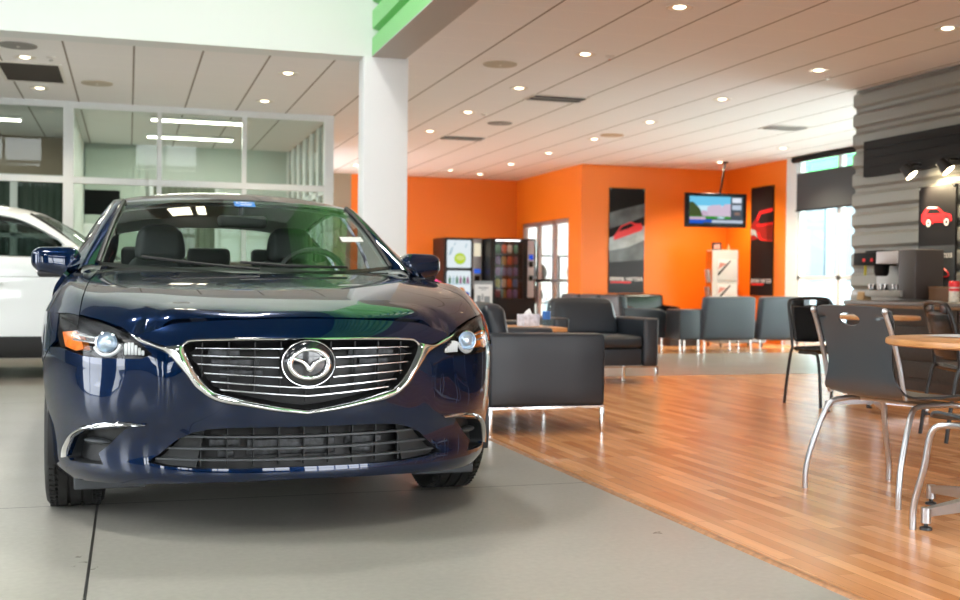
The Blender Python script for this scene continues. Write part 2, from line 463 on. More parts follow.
def wheel(parent, x, y, r, side, M, rimr=.235, wdt=.225, steer=0.):
    """tyre with tread grooves and a ten-spoke rim; side=+1 right of the car"""
    w = thing_part('wheel', parent); w.location = (x, y, r); w.rotation_euler = (0, 0, steer)
    mb = MB(); h = wdt/2; prof = [(rimr, -h*.72), (rimr+.012, -h*.90), (r-.055, -h*1.02), (r-.022, -h*.97), (r-.008, -h*.86)]
    for g in (-.62, -.22, .22, .62):
        c = g*h
        prof += [(r, c-.007-.001), (r, c-.0055), (r-.009, c-.0045), (r-.009, c+.0045), (r, c+.0055), (r, c+.0065)]
    prof += [(r-.008, h*.86), (r-.022, h*.97), (r-.055, h*1.02), (rimr+.012, h*.90), (rimr, h*.72)]
    mb.lathe(prof, 64, axis='X'); mb.build('tire', M['tire'], w, angle=50)
    tb = MB()
    for k in range(72):   # shoulder tread cuts as dark bars, their shade put into the colour
        t = 2*PI*k/72
        for sg in (-1, 1):
            tb.T = Matrix.Rotation(t, 4, 'X'); tb.box(sg*h*.70-.018, sg*h*.70+.018, -.0022, .0022, r-.012, r+.0004)
    tb.T = None; tag_kind(tb.build('tread_cut_shade', M['tire_cut_shade'], w))
    rb = MB(); o = side*h*.72
    rb.lathe([(rimr, -h*.70), (rimr-.012, -h*.5), (rimr-.018, 0), (rimr-.012, h*.5), (rimr, h*.74), (rimr-.02, h*.76)], 40, axis='X')
    for k in range(10):
        t = 2*PI*k/10; c, s_ = math.cos(t), math.sin(t); rb.T = Matrix.Rotation(t, 4, 'X')
        rb.prism([(-.030, .03), (-.012, rimr-.012), (.012, rimr-.012), (.030, .03)], o-side*.03, o-side*.002, axis='X')
    rb.T = None; rb.lathe([(0, o+side*.004), (.03, o+side*.002), (.045, o-side*.02), (.05, o-side*.05)], 20, axis='X')
    rb.build('rim', M['alloy'], w)
    db = MB(); db.cyl((o-side*.09, 0, 0), (o-side*.075, 0, 0), .16, n=32); db.build('brake_disc', M['steel'], w)
    return w
def tag_kind(o): o['kind'] = 'stuff'
def thing_part(name, parent):
    o = bpy.data.objects.new(name, None); COL.objects.link(o); o.parent = parent; o.empty_display_size = .05
    return o

def build_car(root, M, xf=(1, 1, 1), cladding=False, emblem=True, wheel_r=.335, steer=0.):
    X = np.array(xf, float); paint = M['paint']
    def P(): return Panels(xf)
    def fix(mb):
        mb.v = [tuple(np.array(v)*X) for v in mb.v]; return mb
    LAMPH = [tuple(p) for p in LAMP]
    # ---- front bumper: skin below the lamps, with openings for intake and fog pockets
    lipz = lambda s_: float(np.interp(s_, [0, .36, .61, .8, .99, 1.2], [.222, .215, .200, .190, .180, .172]))
    af = arch(.96, .372, .22)
    af_front = [p for p in af if p[0] < .64 and p[1] < .60]
    out = [(0, .453)]+RING_O[::-1][1:-1]+[(.596, .703)]+LAMPH[7:14]+[(1.045, .69)]
    sid = [(1.10, .672)]+flank([(.66, .60)])+[p for p in flank(af_front[::-1]) if p[1] > .22]
    out = [(0, .453)]+[p for p in RING_O[::-1][1:-1]]+LAMPH[6:14]+sid+[(s_, lipz(s_)) for s_ in np.arange(1.16, -.01, -.08)]
    pn = P(); full = sym(out[:-1]+[(0, .222)])
    pn.piece(skin, full, holes=[sym(INTAKE), FOGIN, mir(FOGIN)], step=.03, mi=0)
    pn.build('front_bumper', paint, root)
    # ---- nose strip between bonnet edge and grille
    nose = [(0, .793)]+SHUT[::-1][1:]+[(.600, .7245)]+[(.562, .7145), (.500, .697), (.444, .702), (.40, .719), (.2, .7245), (0, .725)]
    pn = P(); pn.piece(skin, sym(nose), step=.022); pn.build('nose_panel', paint, root)
    # ---- bonnet
    hood = rim_xy(0, .88)
    sidel = [(.755, .60), (.742, .9), (.728, 1.2), (.705, 1.50)]
    rear = [(x, 1.215+.30*(x/.705)**2.2) for x in np.linspace(.69, 0, 14)]
    half = [(a, b+.009) for a, b in hood]+sidel+rear
    pn = P(); pn.piece(top, sym(half), step=.035, bstep=.02, skirt=.02)
    pn.build('hood', paint, root)
    # ---- fenders
    for sg in (1, -1):
        pn = P()
        ft = [(a, b+(.003 if b < .60 else 0.)) for a, b in rim_xy(.88, 2.2)]
        inn = [(.708, 1.52), (.733, 1.2), (.747, .9), (.760, .60)]
        yk = ft[-1][1]
        pn.piece(top, [(ft[0][0]+.004, ft[0][1]+.006)]+ft[1:]+[(.80, yk), (.72, yk-.02)]+inn, step=.03, bstep=.02, xsign=sg)
        seam = [(1.042, .795), (1.047, .70), (1.105, .676)]+flank([(.665, .604)])
        ar = flank([p for p in arch(.96, .372, .22) if p[1] > .60 or p[0] > .9])
        up = [(r[0], r[1]) for r in RIM if 1.05 < r[0] < s_of_y(1.50, .82)]
        pn.piece(skin, seam+ar+flank([(1.36, .20), (1.48, .20), (1.50, .5), (1.50, .81)])+up[::-1], step=.035, xsign=sg)
        pn.build('fender', paint, root)
        # front door, rear door, quarter panel
        for nm, y0, y1 in (('front_door', 1.505, 2.60), ('rear_door', 2.605, 3.55)):
            pn = P()
            lo = [(y, .215) for y in np.linspace(y0, y1, 8)]
            if nm == 'rear_door': lo = [p for p in lo if p[0] < 3.3]+[p for p in arch(3.79, .372, .22) if p[0] < 3.55 and p[1] < .7]
            y1b = lo[-1][0]
            poly = lo+[(y1b, lo[-1][1]+.02), (y1, .7), (y1, .817)]+[(y, .817) for y in np.linspace(y1, y0, 8)[1:]]
            pn.piece(skin, flank(poly), step=.045, xsign=sg)
            pn.piece(shoulder, [(y0, .001), (y1, .001), (y1, .15), (y0, .15)], step=.04, xsign=sg)
            v0, v1 = (1.62 if y0 < 2 else y0), min(y1, 3.55)
            pn.piece(sideglass, [(y0+.01, .02)]+[(y, .90) for y in np.linspace(max(y0, 1.85), v1, 6)]+[(v1, 1.0)]+[(y, 1.) for y in np.linspace(v1, max(y0, 1.56), 8)], step=.05, xsign=sg, mi=0)
            dr = pn.build(nm, paint, root)
            gl = P(); gl.piece(sideglass, [(max(y0, 1.62)+.02, .02), (v1-.03, .02), (v1-.03, .9)]+[(max(y0, 1.95)+.02, .9)], step=.08, xsign=sg, skirt=.004, off=.006)
            gl.build('window', M['cabin_glass'], dr)
            tr = MB(); tr.grid(lambda u, v: tuple(shoulder([(y0+(y1-y0)*u, .15+.012*v)])[0]*X*np.array([sg, 1, 1])), 12, 2); tr.build('window_trim', M['chrome'], dr)
            hb = MB(); hy = y1-.16
            q = skin([(s_of_y(hy, .76), .76)])[0]
            hb.tube([(sg*q[0], hy-.10, .765), (sg*(q[0]+.035), hy-.08, .766), (sg*(q[0]+.038), hy+.06, .772), (sg*q[0], hy+.09, .772)], .011, n=8)
            fix(hb).build('door_handle', paint, dr)
        pn = P()
        qp = [(3.555, .817), (3.555, .7)]+[p for p in arch(3.79, .372, .22) if p[1] > .60 and p[0] < 3.8]+[p for p in arch(3.79, .372, .22) if p[0] >= 3.8]+[(4.2, .20), (4.2, .817)]
        qp = [(3.555, .71)]+[p for p in arch(3.79, .372, .22) if not (p[0] < 3.6 and p[1] < .66)]
        poly = flank(qp)
        e = S_END-.42
        poly += [(e, .62), (e, .817)]+[(a, .817) for a in np.linspace(e, s_of_y(3.555, .817), 14)[1:]]
        pn.piece(skin, poly, step=.05, xsign=sg)
        pn.piece(shoulder, [(3.555, .001), (4.28, .001), (4.28, .15), (3.555, .15)], step=.05, xsign=sg)
        pn.piece(sideglass, [(3.555, .0), (4.24, .0), (4.24, 1.), (3.9, 1.), (3.555, 1.)], step=.06, xsign=sg)
        pn.build('quarter_panel', paint, root)
        # sill
        sb = MB(); sb.rbox(sg*.80-.06, sg*.80+.06, 1.36, 3.40, .17, .235, .02); fix(sb).build('sill', M['black_plastic'], root)
        # A pillar with light inner trim
        pb = MB(); N = 16
        def apil(u, v, o=0.):
            b = -.02+1.03*u; w = wscreen([(1.0, b)])[0]; r = rail(1.50+.72*u)
            q = w*(1-v)+r*v+np.array([.35, -.5, .79])*(.016*math.sin(PI*v))-np.array([.3, -.6, .7])*o
            return tuple(q*X*np.array([sg, 1, 1]))
        pb.grid(lambda u, v: apil(u, v), N, 6, flip=sg < 0); po = pb.build('windshield_pillar', paint, root)
        pt = MB(); pt.grid(lambda u, v: apil(u, v, .03), N, 4, flip=sg > 0); pt.build('pillar_trim', M['headliner'], po)
        ps = MB(); ps.tube([tuple(wscreen([(sg*1.0, b)])[0]+np.array([0, -.004, .006])) for b in np.linspace(.0, 1., 14)], .012, n=8); fix(ps).build('rubber_seal', M['rubber'], po)
        # mirrors
        mb = MB(); mb.rbox(-.11, .11, -.07, .075, -.066, .066, .045, n=5, puff=.004,
                           fn=lambda x, y, z: (x+sg*.0, y+.12*(abs(x-sg*.11) < 2)*0+sg*x*.28, z*(1-.18*(sg*x/.11))+.012*sg*x/.11))
        mp = thing_part('side_mirror', root); mp.location = tuple(np.array([sg*.893, 1.73, 1.012])*X)
        mb.build('mirror_shell', paint, mp)
        bs = MB(); bs.rbox(-.085, .085, -.050, .06, -.074, -.040, .03, n=4, fn=lambda x, y, z: (x, y+sg*x*.28, z)); bs.build('mirror_base', M['black_plastic'], mp)
        am = MB(); am.tube([(-sg*.06, 0, -.055), (-sg*.11, .0, -.075), (-sg*.155, .02, -.098)], [.036, .034, .05], n=12, flat=((0, 1, 0), .8)); am.build('mirror_arm', M['gloss_black'], mp)
        mg = MB(); mg.rbox(-.095, .09, .066, .082, -.055, .055, .008, n=3, fn=lambda x, y, z: (x, y+sg*x*.28, z)); mg.build('mirror_glass', M['chrome'], mp)
        # headlight
        lp = thing_part('headlight', root)
        ins = P(); ins.piece(lambda p: skin(p, .055), LAMPH, step=.04, skirt=-.052, xsign=sg); ins.build('lamp_housing', M['lamp_dark'], lp)
        ln = P(); ln.piece(skin, LAMPH, step=.03, skirt=.0, off=.001, xsign=sg); ln.build('lamp_lens', M['lamp_glass'], lp)
        def fr(s_, z, d):
            q = skin([(s_, z)], d)[0]; n = skin_n([(s_, z)])[0]; return q, n
        q, n = fr(.757, .711, .028); ax = Vector((0, -1, 0))
        pj = MB(); c = Vector(q)
        pj.T = Matrix.Translation(Vector((sg*c.x, c.y, c.z)))
        pj.lathe([(.040, .02), (.0395, -.012), (.036, -.016), (.033, -.010), (.033, .02)], 28, axis='Y')
        fix(pj).build('projector_ring', M['chrome'], lp)
        pl = MB(); pl.ball((sg*q[0], q[1]+.006, q[2]), (.033, .024, .033), 20, 12); fix(pl).build('projector_lens', M['lens'], lp)
        dr = MB(); pts = []
        for t in np.linspace(math.radians(205), math.radians(352), 16):
            s_ = .757+.066*math.cos(t)*-1; z = .711+.052*math.sin(t); p_ = skin([(s_, z)], .028)[0]; pts.append((sg*p_[0], p_[1], p_[2]))
        dr.tube(pts, .007, n=8); fix(dr).build('light_guide', M['drl'], lp)
        am = P(); am.piece(lambda p: skin(p, .012), [(1.018, .735), (.915, .742), (.877, .709), (.860, .677), (.905, .668), (.985, .681)], step=.03, skirt=.03, xsign=sg); am.build('turn_signal', M['amber'], lp)
        for dz in (.0, -.020):
            cb = MB(); cb.tube([tuple(skin([(a, .722+dz+(a-.78)*.06)], .014)[0]*np.array([sg, 1, 1])) for a in np.linspace(.80, .93, 8)], .0045, n=6); fix(cb).build('lamp_bar', M['chrome'], lp)
        for k in range(6):
            lb = MB(); a = .592+.014*k; zz = .664+.0; hh = .014+.009*k if k < 4 else .044-.003*(k-3)
            p_ = skin([(a, zz+hh/2)], .02)[0]; lb.rbox(sg*p_[0]-.005, sg*p_[0]+.005, p_[1]-.006, p_[1]+.02, zz-.004, zz+hh, .003); fix(lb).build('led_reflector', M['drl'], lp)
        # fog pocket
        fp = P(); fp.piece(lambda p: skin(p, .055), FOGIN, step=.04, skirt=-.055, xsign=sg); fo = fp.build('fog_pocket', M['grey_plastic'], root)
        fb = MB(); qa, qb = skin([(.74, .352)], .03)[0], skin([(.90, .318)], .03)[0]
        pts = [tuple(skin([(a, .336)], .035)[0]*np.array([sg, 1, 1])) for a in np.linspace(.75, .905, 9)]
        fb.tube(pts, [.003, .014, .02, .022, .023, .022, .02, .014, .003], n=10, flat=((0, 0, 1), .55)); fix(fb).build('pocket_blade', M['grey_plastic2'], fo)
        inner = [(.995, .268), (.978, .300), (.926, .347), (.876, .372), (.812, .388), (.695, .4085), (.575, .416)]
        fix(half_sweep(FOGT, inner, .012, sg=sg)).build('fog_trim', M['chrome'], root)
        wheel(root, sg*.787*X[0], .96*X[1], wheel_r, sg, M, steer=steer if True else 0)
        wheel(root, sg*.7925*X[0], 3.79*X[1], wheel_r, sg, M)
        for cy in (.96, 3.79):
            lb = MB(); N = 20
            pr = [(cy+.385*math.cos(t), .335+.385*math.sin(t)) for t in np.linspace(-.3, PI+.3, N)]
            vs = [(sg*.60, y, z) for y, z in pr]+[(sg*.885, y, z) for y, z in pr]
            lb.add(vs, [(i, i+1, N+i+1, N+i) for i in range(N-1)]); lb.add([(sg*.60, y, z) for y, z in pr], [tuple(range(N))])
            fix(lb).build('wheel_liner', M['black_plastic'], root)
        df = MB(); df.rbox(sg*.66-.13, sg*.66+.13, .50, .56, .135, .26, .008); fix(df).build('air_deflector', M['grey_plastic2'], root)
    # ---- grille
    gr = P(); gr.piece(lambda p: skin(p, .075), sym(GRILLE), step=.06, skirt=-.075); go = gr.build('grille', M['grille_black'], root)
    rows = [((.088, .690), (.392, .692)), ((.101, .658), (.403, .666)), ((.102, .622), (.386, .636)), ((.092, .587), (.362, .604))]
    def slat(p0, p1, sg, n=10, th=.0075, dp=.028, d=.006):
        mb = MB(); sec = [(-th/2, .0), (-th/2, dp), (th/2, dp), (th/2, .0), (th*.25, -.006), (-th*.25, -.006)]; vs = []
        for k in range(n+1):
            t = k/n; s_ = p0[0]+(p1[0]-p0[0])*t; z = p0[1]+(p1[1]-p0[1])*t
            q = skin([(s_, z)], d)[0]
            for dz, dy in sec: vs.append((sg*q[0], q[1]+dy, q[2]+dz))
        m = len(sec); fs = [(k*m+i, k*m+(i+1) % m, (k+1)*m+(i+1) % m, (k+1)*m+i) for k in range(n) for i in range(m)]
        fs += [tuple(range(m)), tuple(range(n*m, n*m+m))]
        return mb.add(vs, fs)
    for a, b in rows:
        for sg in (1, -1): fix(slat(a, b, sg)).build('grille_slat', M['satin'], go, fix=True)
    for zc, (s1, z1) in ((.549, (.336, .574)), (.520, (.306, .546))):
        mb = MB(); n = 24; th, dp = .0085, .028; sec = [(-th/2, .0), (-th/2, dp), (th/2, dp), (th/2, .0), (th*.25, -.006), (-th*.25, -.006)]; vs = []
        for k in range(n+1):
            s_ = -s1+2*s1*k/n; z = zc+(z1-zc)*(abs(s_)/s1)**1.15; q = skin([(s_, z)], .004)[0]
            for dz, dy in sec: vs.append((q[0], q[1]+dy, q[2]+dz))
        m = len(sec); fs = [(k*m+i, k*m+(i+1) % m, (k+1)*m+(i+1) % m, (k+1)*m+i) for k in range(n) for i in range(m)]+[tuple(range(m)), tuple(range(n*m, n*m+m))]
        fix(mb.add(vs, fs)).build('grille_slat', M['satin'], go, fix=True)
    for k in range(9):   # fine uprights behind the slats
        x = -.36+.09*k
        mb = MB(); za = .50+abs(x)*.18; y = skin([(x, .62)], .06)[0][1]; mb.box(x-.002, x+.002, y-.02, y, za, .712); fix(mb).build('grille_upright', M['black_plastic'], go)
    for (x0, x1, z0, z1) in ((-.34, -.23, .655, .685), (-.33, -.16, .62, .65), (-.30, -.15, .585, .612), (.16, .33, .655, .685), (.20, .31, .62, .65)):
        mb = MB(); y = skin([((x0+x1)/2, .63)], .065)[0][1]; mb.rbox(x0, x1, y-.012, y+.0, z0, z1, .004); fix(mb).build('radiator_block', M['radiator'], go)
    fix(ring_sweep(RING_O, RING_I, .016)).build('grille_surround', M['chrome'], root)
    tb = MB(); tp = [(a, b) for a, b in [(0, .7225), (.2, .722), (.39, .7175), (.425, .708), (.437, .697)]]
    tp = mir(tp[:0:-1])+tp; tb.tube([tuple(skin([p])[0]+np.array([0, -.001, 0])) for p in smooth_poly(tp, 5)], .0042, n=8); fix(tb).build('grille_top_trim', M['chrome'], root)
    if emblem:
        y0 = float(CY0(.637)); bp = thing_part('emblem', root); bp.location = (0, y0-.02, .637)
        mb = MB(); prof = [(0, .0), (.6, .0), (.85, .004), (.97, .012), (1.0, .03)]
        n = 48; vs = []
        for k in range(n):
            t = 2*PI*k/n
            for r, d in prof: vs.append((.094*r*math.cos(t), d, .0815*r*math.sin(t)))
        fs = [(k*5+i, ((k+1) % n)*5+i, ((k+1) % n)*5+i+1, k*5+i+1) for k in range(n) for i in range(4)]
        mb.add(vs, fs); mb.build('emblem_plate', M['gloss_black'], bp, fix=True)
        rb = MB(); rb.tube([(.094*math.cos(t), .010, .0815*math.sin(t)) for t in np.linspace(0, 2*PI, 49)[:-1]], .0018, n=6, closed=True); rb.build('plate_rim', M['satin'], bp)
        eb = MB(); eb.tube([(.068*math.cos(t), -.008, .051*math.sin(t)) for t in np.linspace(0, 2*PI, 49)[:-1]], [.0085+.0018*math.cos(2*t) for t in np.linspace(0, 2*PI, 49)[:-1]], n=10, closed=True, flat=((0, 1, 0), .8)); eb.build('emblem_ring', M['chrome'], bp)
        wb = MB(); hw = [(-.066, .019), (-.052, .0165), (-.036, .012), (-.02, .003), (-.009, -.010), (0, -.021)]
        pts = smooth_poly(hw+[(-a, b) for a, b in hw[-2::-1]], 4)
        m_ = len(pts); rr = [.0035+.0050*math.sin(PI*min(1, max(0, i/(m_-1))))**.8 for i in range(m_)]
        wb.tube([(a, -.010, b) for a, b in pts], rr, n=8, flat=((0, 1, 0), .7)); wb.build('emblem_wing', M['chrome'], bp)
    # ---- lower intake
    it = P(); it.piece(lambda p: skin(p, .085), sym(INTAKE), step=.06, skirt=-.085); io = it.build('lower_intake', M['black_plastic'], root)
    for z, s1 in ((.369, .452), (.329, .506), (.292, .545)):
        mb = MB(); n = 26; vs = []; sec = [(-.0035, .0), (-.0035, .03), (.0035, .03), (.0035, .0)]
        for k in range(n+1):
            s_ = -s1+2*s1*k/n; q = skin([(s_, z+.004*abs(s_)/s1)], .012)[0]
            for dz, dy in sec: vs.append((q[0], q[1]+dy, q[2]+dz))
        m = 4; fs = [(k*m+i, k*m+(i+1) % m, (k+1)*m+(i+1) % m, (k+1)*m+i) for k in range(n) for i in range(m)]+[(0, 1, 2, 3), tuple(range(n*m, n*m+m))]
        fix(mb.add(vs, fs)).build('intake_slat', M['grey_plastic2'], io, fix=True)
    for k in range(9):
        x = -.36+.09*k; mb = MB(); y = skin([(x, .34)], .03)[0][1]; mb.box(x-.002, x+.002, y, y+.03, .268, .405); fix(mb).build('intake_upright', M['grey_plastic'], io)
    for sg in (1, -1):
        mb = P(); mb.piece(lambda p: skin(p, .03), [(.36, .398), (.40, .386), (.45, .362), (.518, .311), (.56, .284), (.51, .275), (.40, .269)], step=.04, skirt=.01, xsign=sg); mb.build('intake_flank', M['grey_plastic'], io)
    for (x0, x1, z0, z1) in ((-.33, -.22, .335, .362), (-.20, .12, .30, .36), (.16, .30, .33, .36), (-.30, -.24, .295, .32), (.18, .26, .297, .32)):
        mb = MB(); y = skin([((x0+x1)/2, .33)], .078)[0][1]; mb.rbox(x0, x1, y-.012, y+.002, z0, z1, .006); fix(mb).build('cooler_block', M['radiator'], io)
    # ---- glass, roof, tail
    wp = [(a, 0.) for a in np.linspace(-1, 1, 21)]+[(a, 1.) for a in np.linspace(1, -1, 21)]
    pn = P(); pn.piece(wscreen, wp, step=.07, skirt=0.); ws = pn.build('windshield', M['car_glass'], root)
    fb = MB()
    fb.grid(lambda u, v: tuple((wscreen([(-1+2*u, -.005+.045*v)])[0]+np.array([0, .002, -.004]))*X), 30, 1)
    fb.grid(lambda u, v: tuple((wscreen([(-1+2*u, .955+.06*v)])[0]+np.array([0, .002, -.004]))*X), 30, 1)
    fb.build('black_band', M['rubber'], ws)
    rp = [(a, 0.) for a in np.linspace(-1, 1, 21)]+[(1., b) for b in np.linspace(.1, .9, 9)]+[(a, 1.) for a in np.linspace(1, -1, 21)]+[(-1., b) for b in np.linspace(.9, .1, 9)]
    pn = P(); pn.piece(roof, rp, step=.06, skirt=.02); ro = pn.build('roof', paint, root)
    pn = P(); pn.piece(lambda p: roof(p)-np.array([0, 0, .035]), rp, step=.1, skirt=0., flip=True); pn.build('headliner', M['headliner'], ro)
    pn = P(); pn.piece(rscreen, [(a, 0.) for a in np.linspace(-1, 1, 15)]+[(a, 1.) for a in np.linspace(1, -1, 15)], step=.08, skirt=0.); pn.build('rear_window', M['car_glass'], root)
    for sg in (1, -1):
        cb = MB()
        cb.grid(lambda u, v: tuple((rscreen([(sg, u)])[0]*(1-v)+rail(3.65+.58*u)*np.array([sg, 1, 1])*v)*X), 10, 4, flip=sg < 0)
        cb.build('rear_pillar', paint, root)
    db = MB(); db.grid(lambda u, v: tuple(deck([(-1+2*u, v)])[0]*X), 28, 12); db.build('trunk_lid', paint, root)
    pn = P(); e = S_END
    def tail(p):
        p = np.asarray(p, float).reshape(-1, 2); return skin(np.stack([e-p[:, 0], p[:, 1]], -1))
    def tailw(p):
        p = np.asarray(p, float).reshape(-1, 2); q = skin(np.stack([e-np.abs(p[:, 0]), p[:, 1]], -1)); q[:, 0] = np.abs(q[:, 0])*np.sign(p[:, 0]); return q
    pn.piece(tailw, [(-.415, .22), (.415, .22), (1.0, .22), (1.0, .42), (.415, .60), (.415, .82), (-.415, .82), (-.415, .60), (-1.0, .42), (-1.0, .22)], step=.06, flip=True); pn.build('rear_bumper', paint, root)
    for sg in (1, -1):
        pn = P(); pn.piece(tailw, [(.42, .68), (.85, .72), (.85, .80), (.42, .81)], step=.05, flip=True, off=-.004, xsign=sg); pn.build('tail_light', M['tail_red'], root)
    # ---- cowl, wipers
    cb = MB(); cb.grid(lambda u, v: tuple(np.array([(-.72+1.44*u), 1.20+.31*abs(-1+2*u)**2.2+.10*v, .925+.035*abs(-1+2*u)**2+.012*v])*X), 28, 3); cb.build('cowl', M['black_plastic'], root)
    for a0, b0, a1, b1 in ((.62, .035, -.12, .10), (.0, .03, -.74, .105)):
        w = MB(); pts = [tuple(wscreen([(a0+(a1-a0)*t, b0+(b1-b0)*t)])[0]+np.array([0, -.012, .012])) for t in np.linspace(0, 1, 10)]
        w.tube(pts, .007, n=6); fix(w).build('wiper', M['rubber'], root)
    # ---- cabin
    ib = MB(); ib.box(-.78, .78, 1.36, 4.25, .24, .30); ib.box(-.78, .78, 1.34, 1.38, .24, .90); ib.box(-.78, .78, 4.0, 4.03, .24, .98)
    for sg in (1, -1): ib.box(sg*.79-.02, sg*.79+.02, 1.36, 4.1, .24, .955)
    ib.box(-.55, .55, .45, 4.5, .18, .235); ib.box(-.56, .56, .30, 1.36, .24, .62)
    fix(ib).build('cabin_tub', M['interior_dark'], root)
    dh = MB(); dh.grid(lambda u, v: tuple(np.array([-.74+1.48*u, 1.30+.33*abs(-1+2*u)**2.2+.62*v, .925+.075*math.sin(min(1, v*1.15)*PI*.55)-.03*v*abs(-1+2*u)**2-.12*max(0, v-.85)])*X), 20, 10)
    dh.box(-.72*X[0], .72*X[0], 1.9*X[1], 1.95*X[1], .5*X[2], .97*X[2]); dh.build('dashboard', M['interior_dark'], root)
    for sx_, drv in ((-.37, 0), (.37, 1)):
        st = thing_part('car_seat', root)
        b = MB(); b.rbox(sx_-.25, sx_+.25, 2.05, 2.55, .42, .58, .06, n=3, puff=.01); fix(b).build('seat_cushion', M['seat'], st)
        b = MB(); b.rbox(sx_-.25, sx_+.25, 2.50, 2.66, .50, 1.06, .07, n=4, puff=.012, fn=lambda x, y, z: (sx_+(x-sx_)*(1-.35*max(0, (z-.75)/.31)), y+(z-.5)*.22, z)); fix(b).build('seat_back', M['seat'], st)
        b = MB(); b.rbox(sx_-.135, sx_+.135, 2.62, 2.74, 1.035, 1.235, .05, n=4, puff=.012, fn=lambda x, y, z: (sx_+(x-sx_)*(1-.18*max(0, (z-1.05)/.2)), y+(z-1.03)*.1, z)); fix(b).build('headrest', M['seat'], st)
        if drv:
            w = MB(); w.tube([(sx_+.185*math.cos(t), 2.0-.06*math.sin(t), .93+.185*math.sin(t)*.9) for t in np.linspace(0, 2*PI, 33)[:-1]], .016, n=8, closed=True); w.tube([(sx_-.18, 2.0, .93), (sx_, 2.0, .90), (sx_+.18, 2.0, .93)], .02, n=8); fix(w).build('steering_wheel', M['interior_dark'], root)
    rs = thing_part('rear_seat', root)
    b = MB(); b.rbox(-.66, .66, 3.15, 3.62, .42, .60, .06, puff=.01); fix(b).build('seat_cushion', M['seat'], rs)
    b = MB(); b.rbox(-.66, .66, 3.55, 3.72, .55, 1.03, .06, n=3, puff=.01, fn=lambda x, y, z: (x, y+(z-.5)*.3, z)); fix(b).build('seat_back', M['seat'], rs)
    for x in (-.42, 0, .42):
        b = MB(); b.rbox(x-.14, x+.14, 3.72, 3.82, 1.02, 1.15, .035, n=3); fix(b).build('headrest', M['seat'], rs)
    return ws
# ---------------------------------------------------------------- the two cars
def carpaint(name, col, metal, rough, coat=1.):
    m, nt, out = _nodes(name)
    b = nt.nodes.new('ShaderNodeBsdfPrincipled'); nt.links.new(b.outputs[0], out.inputs[0])
    b.inputs['Base Color'].default_value = (*col, 1); b.inputs['Metallic'].default_value = metal; b.inputs['Roughness'].default_value = rough
    b.inputs['Specular IOR Level'].default_value = .02; b.inputs['Coat Weight'].default_value = coat; b.inputs['Coat Roughness'].default_value = .015; b.inputs['Coat IOR'].default_value = 1.55
    return m
CARM = dict(
    paint=carpaint('deep_blue_paint', (.0006, .0095, .040), .40, .22),
    chrome=mat('chrome', (.86, .87, .88), .06, 1.), satin=mat('satin_chrome', (.72, .74, .77), .2, 1.),
    black_plastic=mat('black_plastic', (.012, .012, .013), .5), grey_plastic=mat('grey_plastic', (.016, .018, .020), .5),
    grey_plastic2=mat('mid_grey_plastic', (.055, .062, .070), .42), grille_black=mat('grille_black', (.008, .008, .009), .45),
    radiator=mat('radiator_grey', (.055, .058, .062), .5, .3, noise=(60, .5)), gloss_black=mat('gloss_black', (.012, .014, .018), .12, 0, .5, coat=.6),
    rubber=mat('rubber_black', (.01, .01, .01), .45), tire=mat('tyre_rubber', (.013, .0135, .014), .62, noise=(30, .2)), tire_cut_shade=mat('tyre_cut_shade', (.006, .006, .006), .8),
    alloy=mat('alloy_grey', (.35, .36, .38), .25, .9), steel=mat('steel_disc', (.4, .4, .4), .35, 1.),
    lamp_dark=mat('lamp_housing', (.02, .02, .022), .25, .2), lamp_glass=glass('lamp_lens_clear', (.96, .97, .97), 1.28), lens=mat('projector_lens', (.55, .68, .85), .05, .6, coat=1),
    drl=mat('light_guide_white', (.70, .72, .74), .2, coat=.5), amber=mat('amber_plastic', (.80, .17, .008), .22, coat=.6, noise=(40, .25)),
    tail_red=mat('tail_red', (.35, .01, .01), .15, coat=.5),
    car_glass=glass('windshield_glass', (.86, .94, .90), 1.62), cabin_glass=glass('tinted_car_glass', (.45, .52, .50), 1.6),
    headliner=mat('headliner_grey', (.42, .44, .42), .9), interior_dark=mat('cabin_charcoal', (.012, .013, .014), .6),
    seat=mat('seat_charcoal', (.034, .037, .039), .6, bump=(300, .2)),
)
CARPOS, CARROT = (.612, 4.0, 0), math.radians(1.5)
blue = thing('car', 'dark blue sedan with chrome wing grille, parked at the front on the concrete floor', 'car', CARPOS, CARROT)
bws = build_car(blue, CARM, steer=math.radians(0))
# rear-view mirror and stickers on the windshield
mb = MB(); mb.rbox(-.128, .128, 1.93, 1.975, 1.205, 1.268, .025, n=4); mb.tube([(0, 1.96, 1.26), (0, 1.985, 1.325)], .014, n=8)
mb.build('rear_view_mirror', CARM['interior_dark'], blue)
def on_glass(a0, a1, b0, b1, off=.004):
    return [tuple(wscreen([(a, b)])[0]+np.array([0, -off*.6, off])) for a, b in ((a0, b0), (a1, b0), (a1, b1), (a0, b1))]
mb = MB(); mb.quad(*on_glass(-.075, .105, .865, .955)); st = mb.build('windshield_sticker', mat('sticker_blue', (.01, .19, .62), .4), bws)
wt = mat('sticker_white', (.85, .87, .88), .5); mb = MB()
for a0, a1, b0, b1 in ((-.055, -.045, .915, .938), (-.045, -.028, .913, .919), (-.022, -.012, .922, .93), (-.008, .0, .915, .94), (.0, .014, .93, .94), (.018, .03, .915, .94), (.034, .038, .915, .94), (.043, .06, .915, .922), (.046, .056, .93, .94), (.068, .078, .918, .928), (-.02, .075, .885, .897)):
    mb.quad(*on_glass(a0, a1, b0, b1, .006))
mb.build('sticker_print', wt, st)
mb = MB(); mb.quad(*on_glass(.70, .90, .36, .43)); mb.build('paper_label', wt, bws)

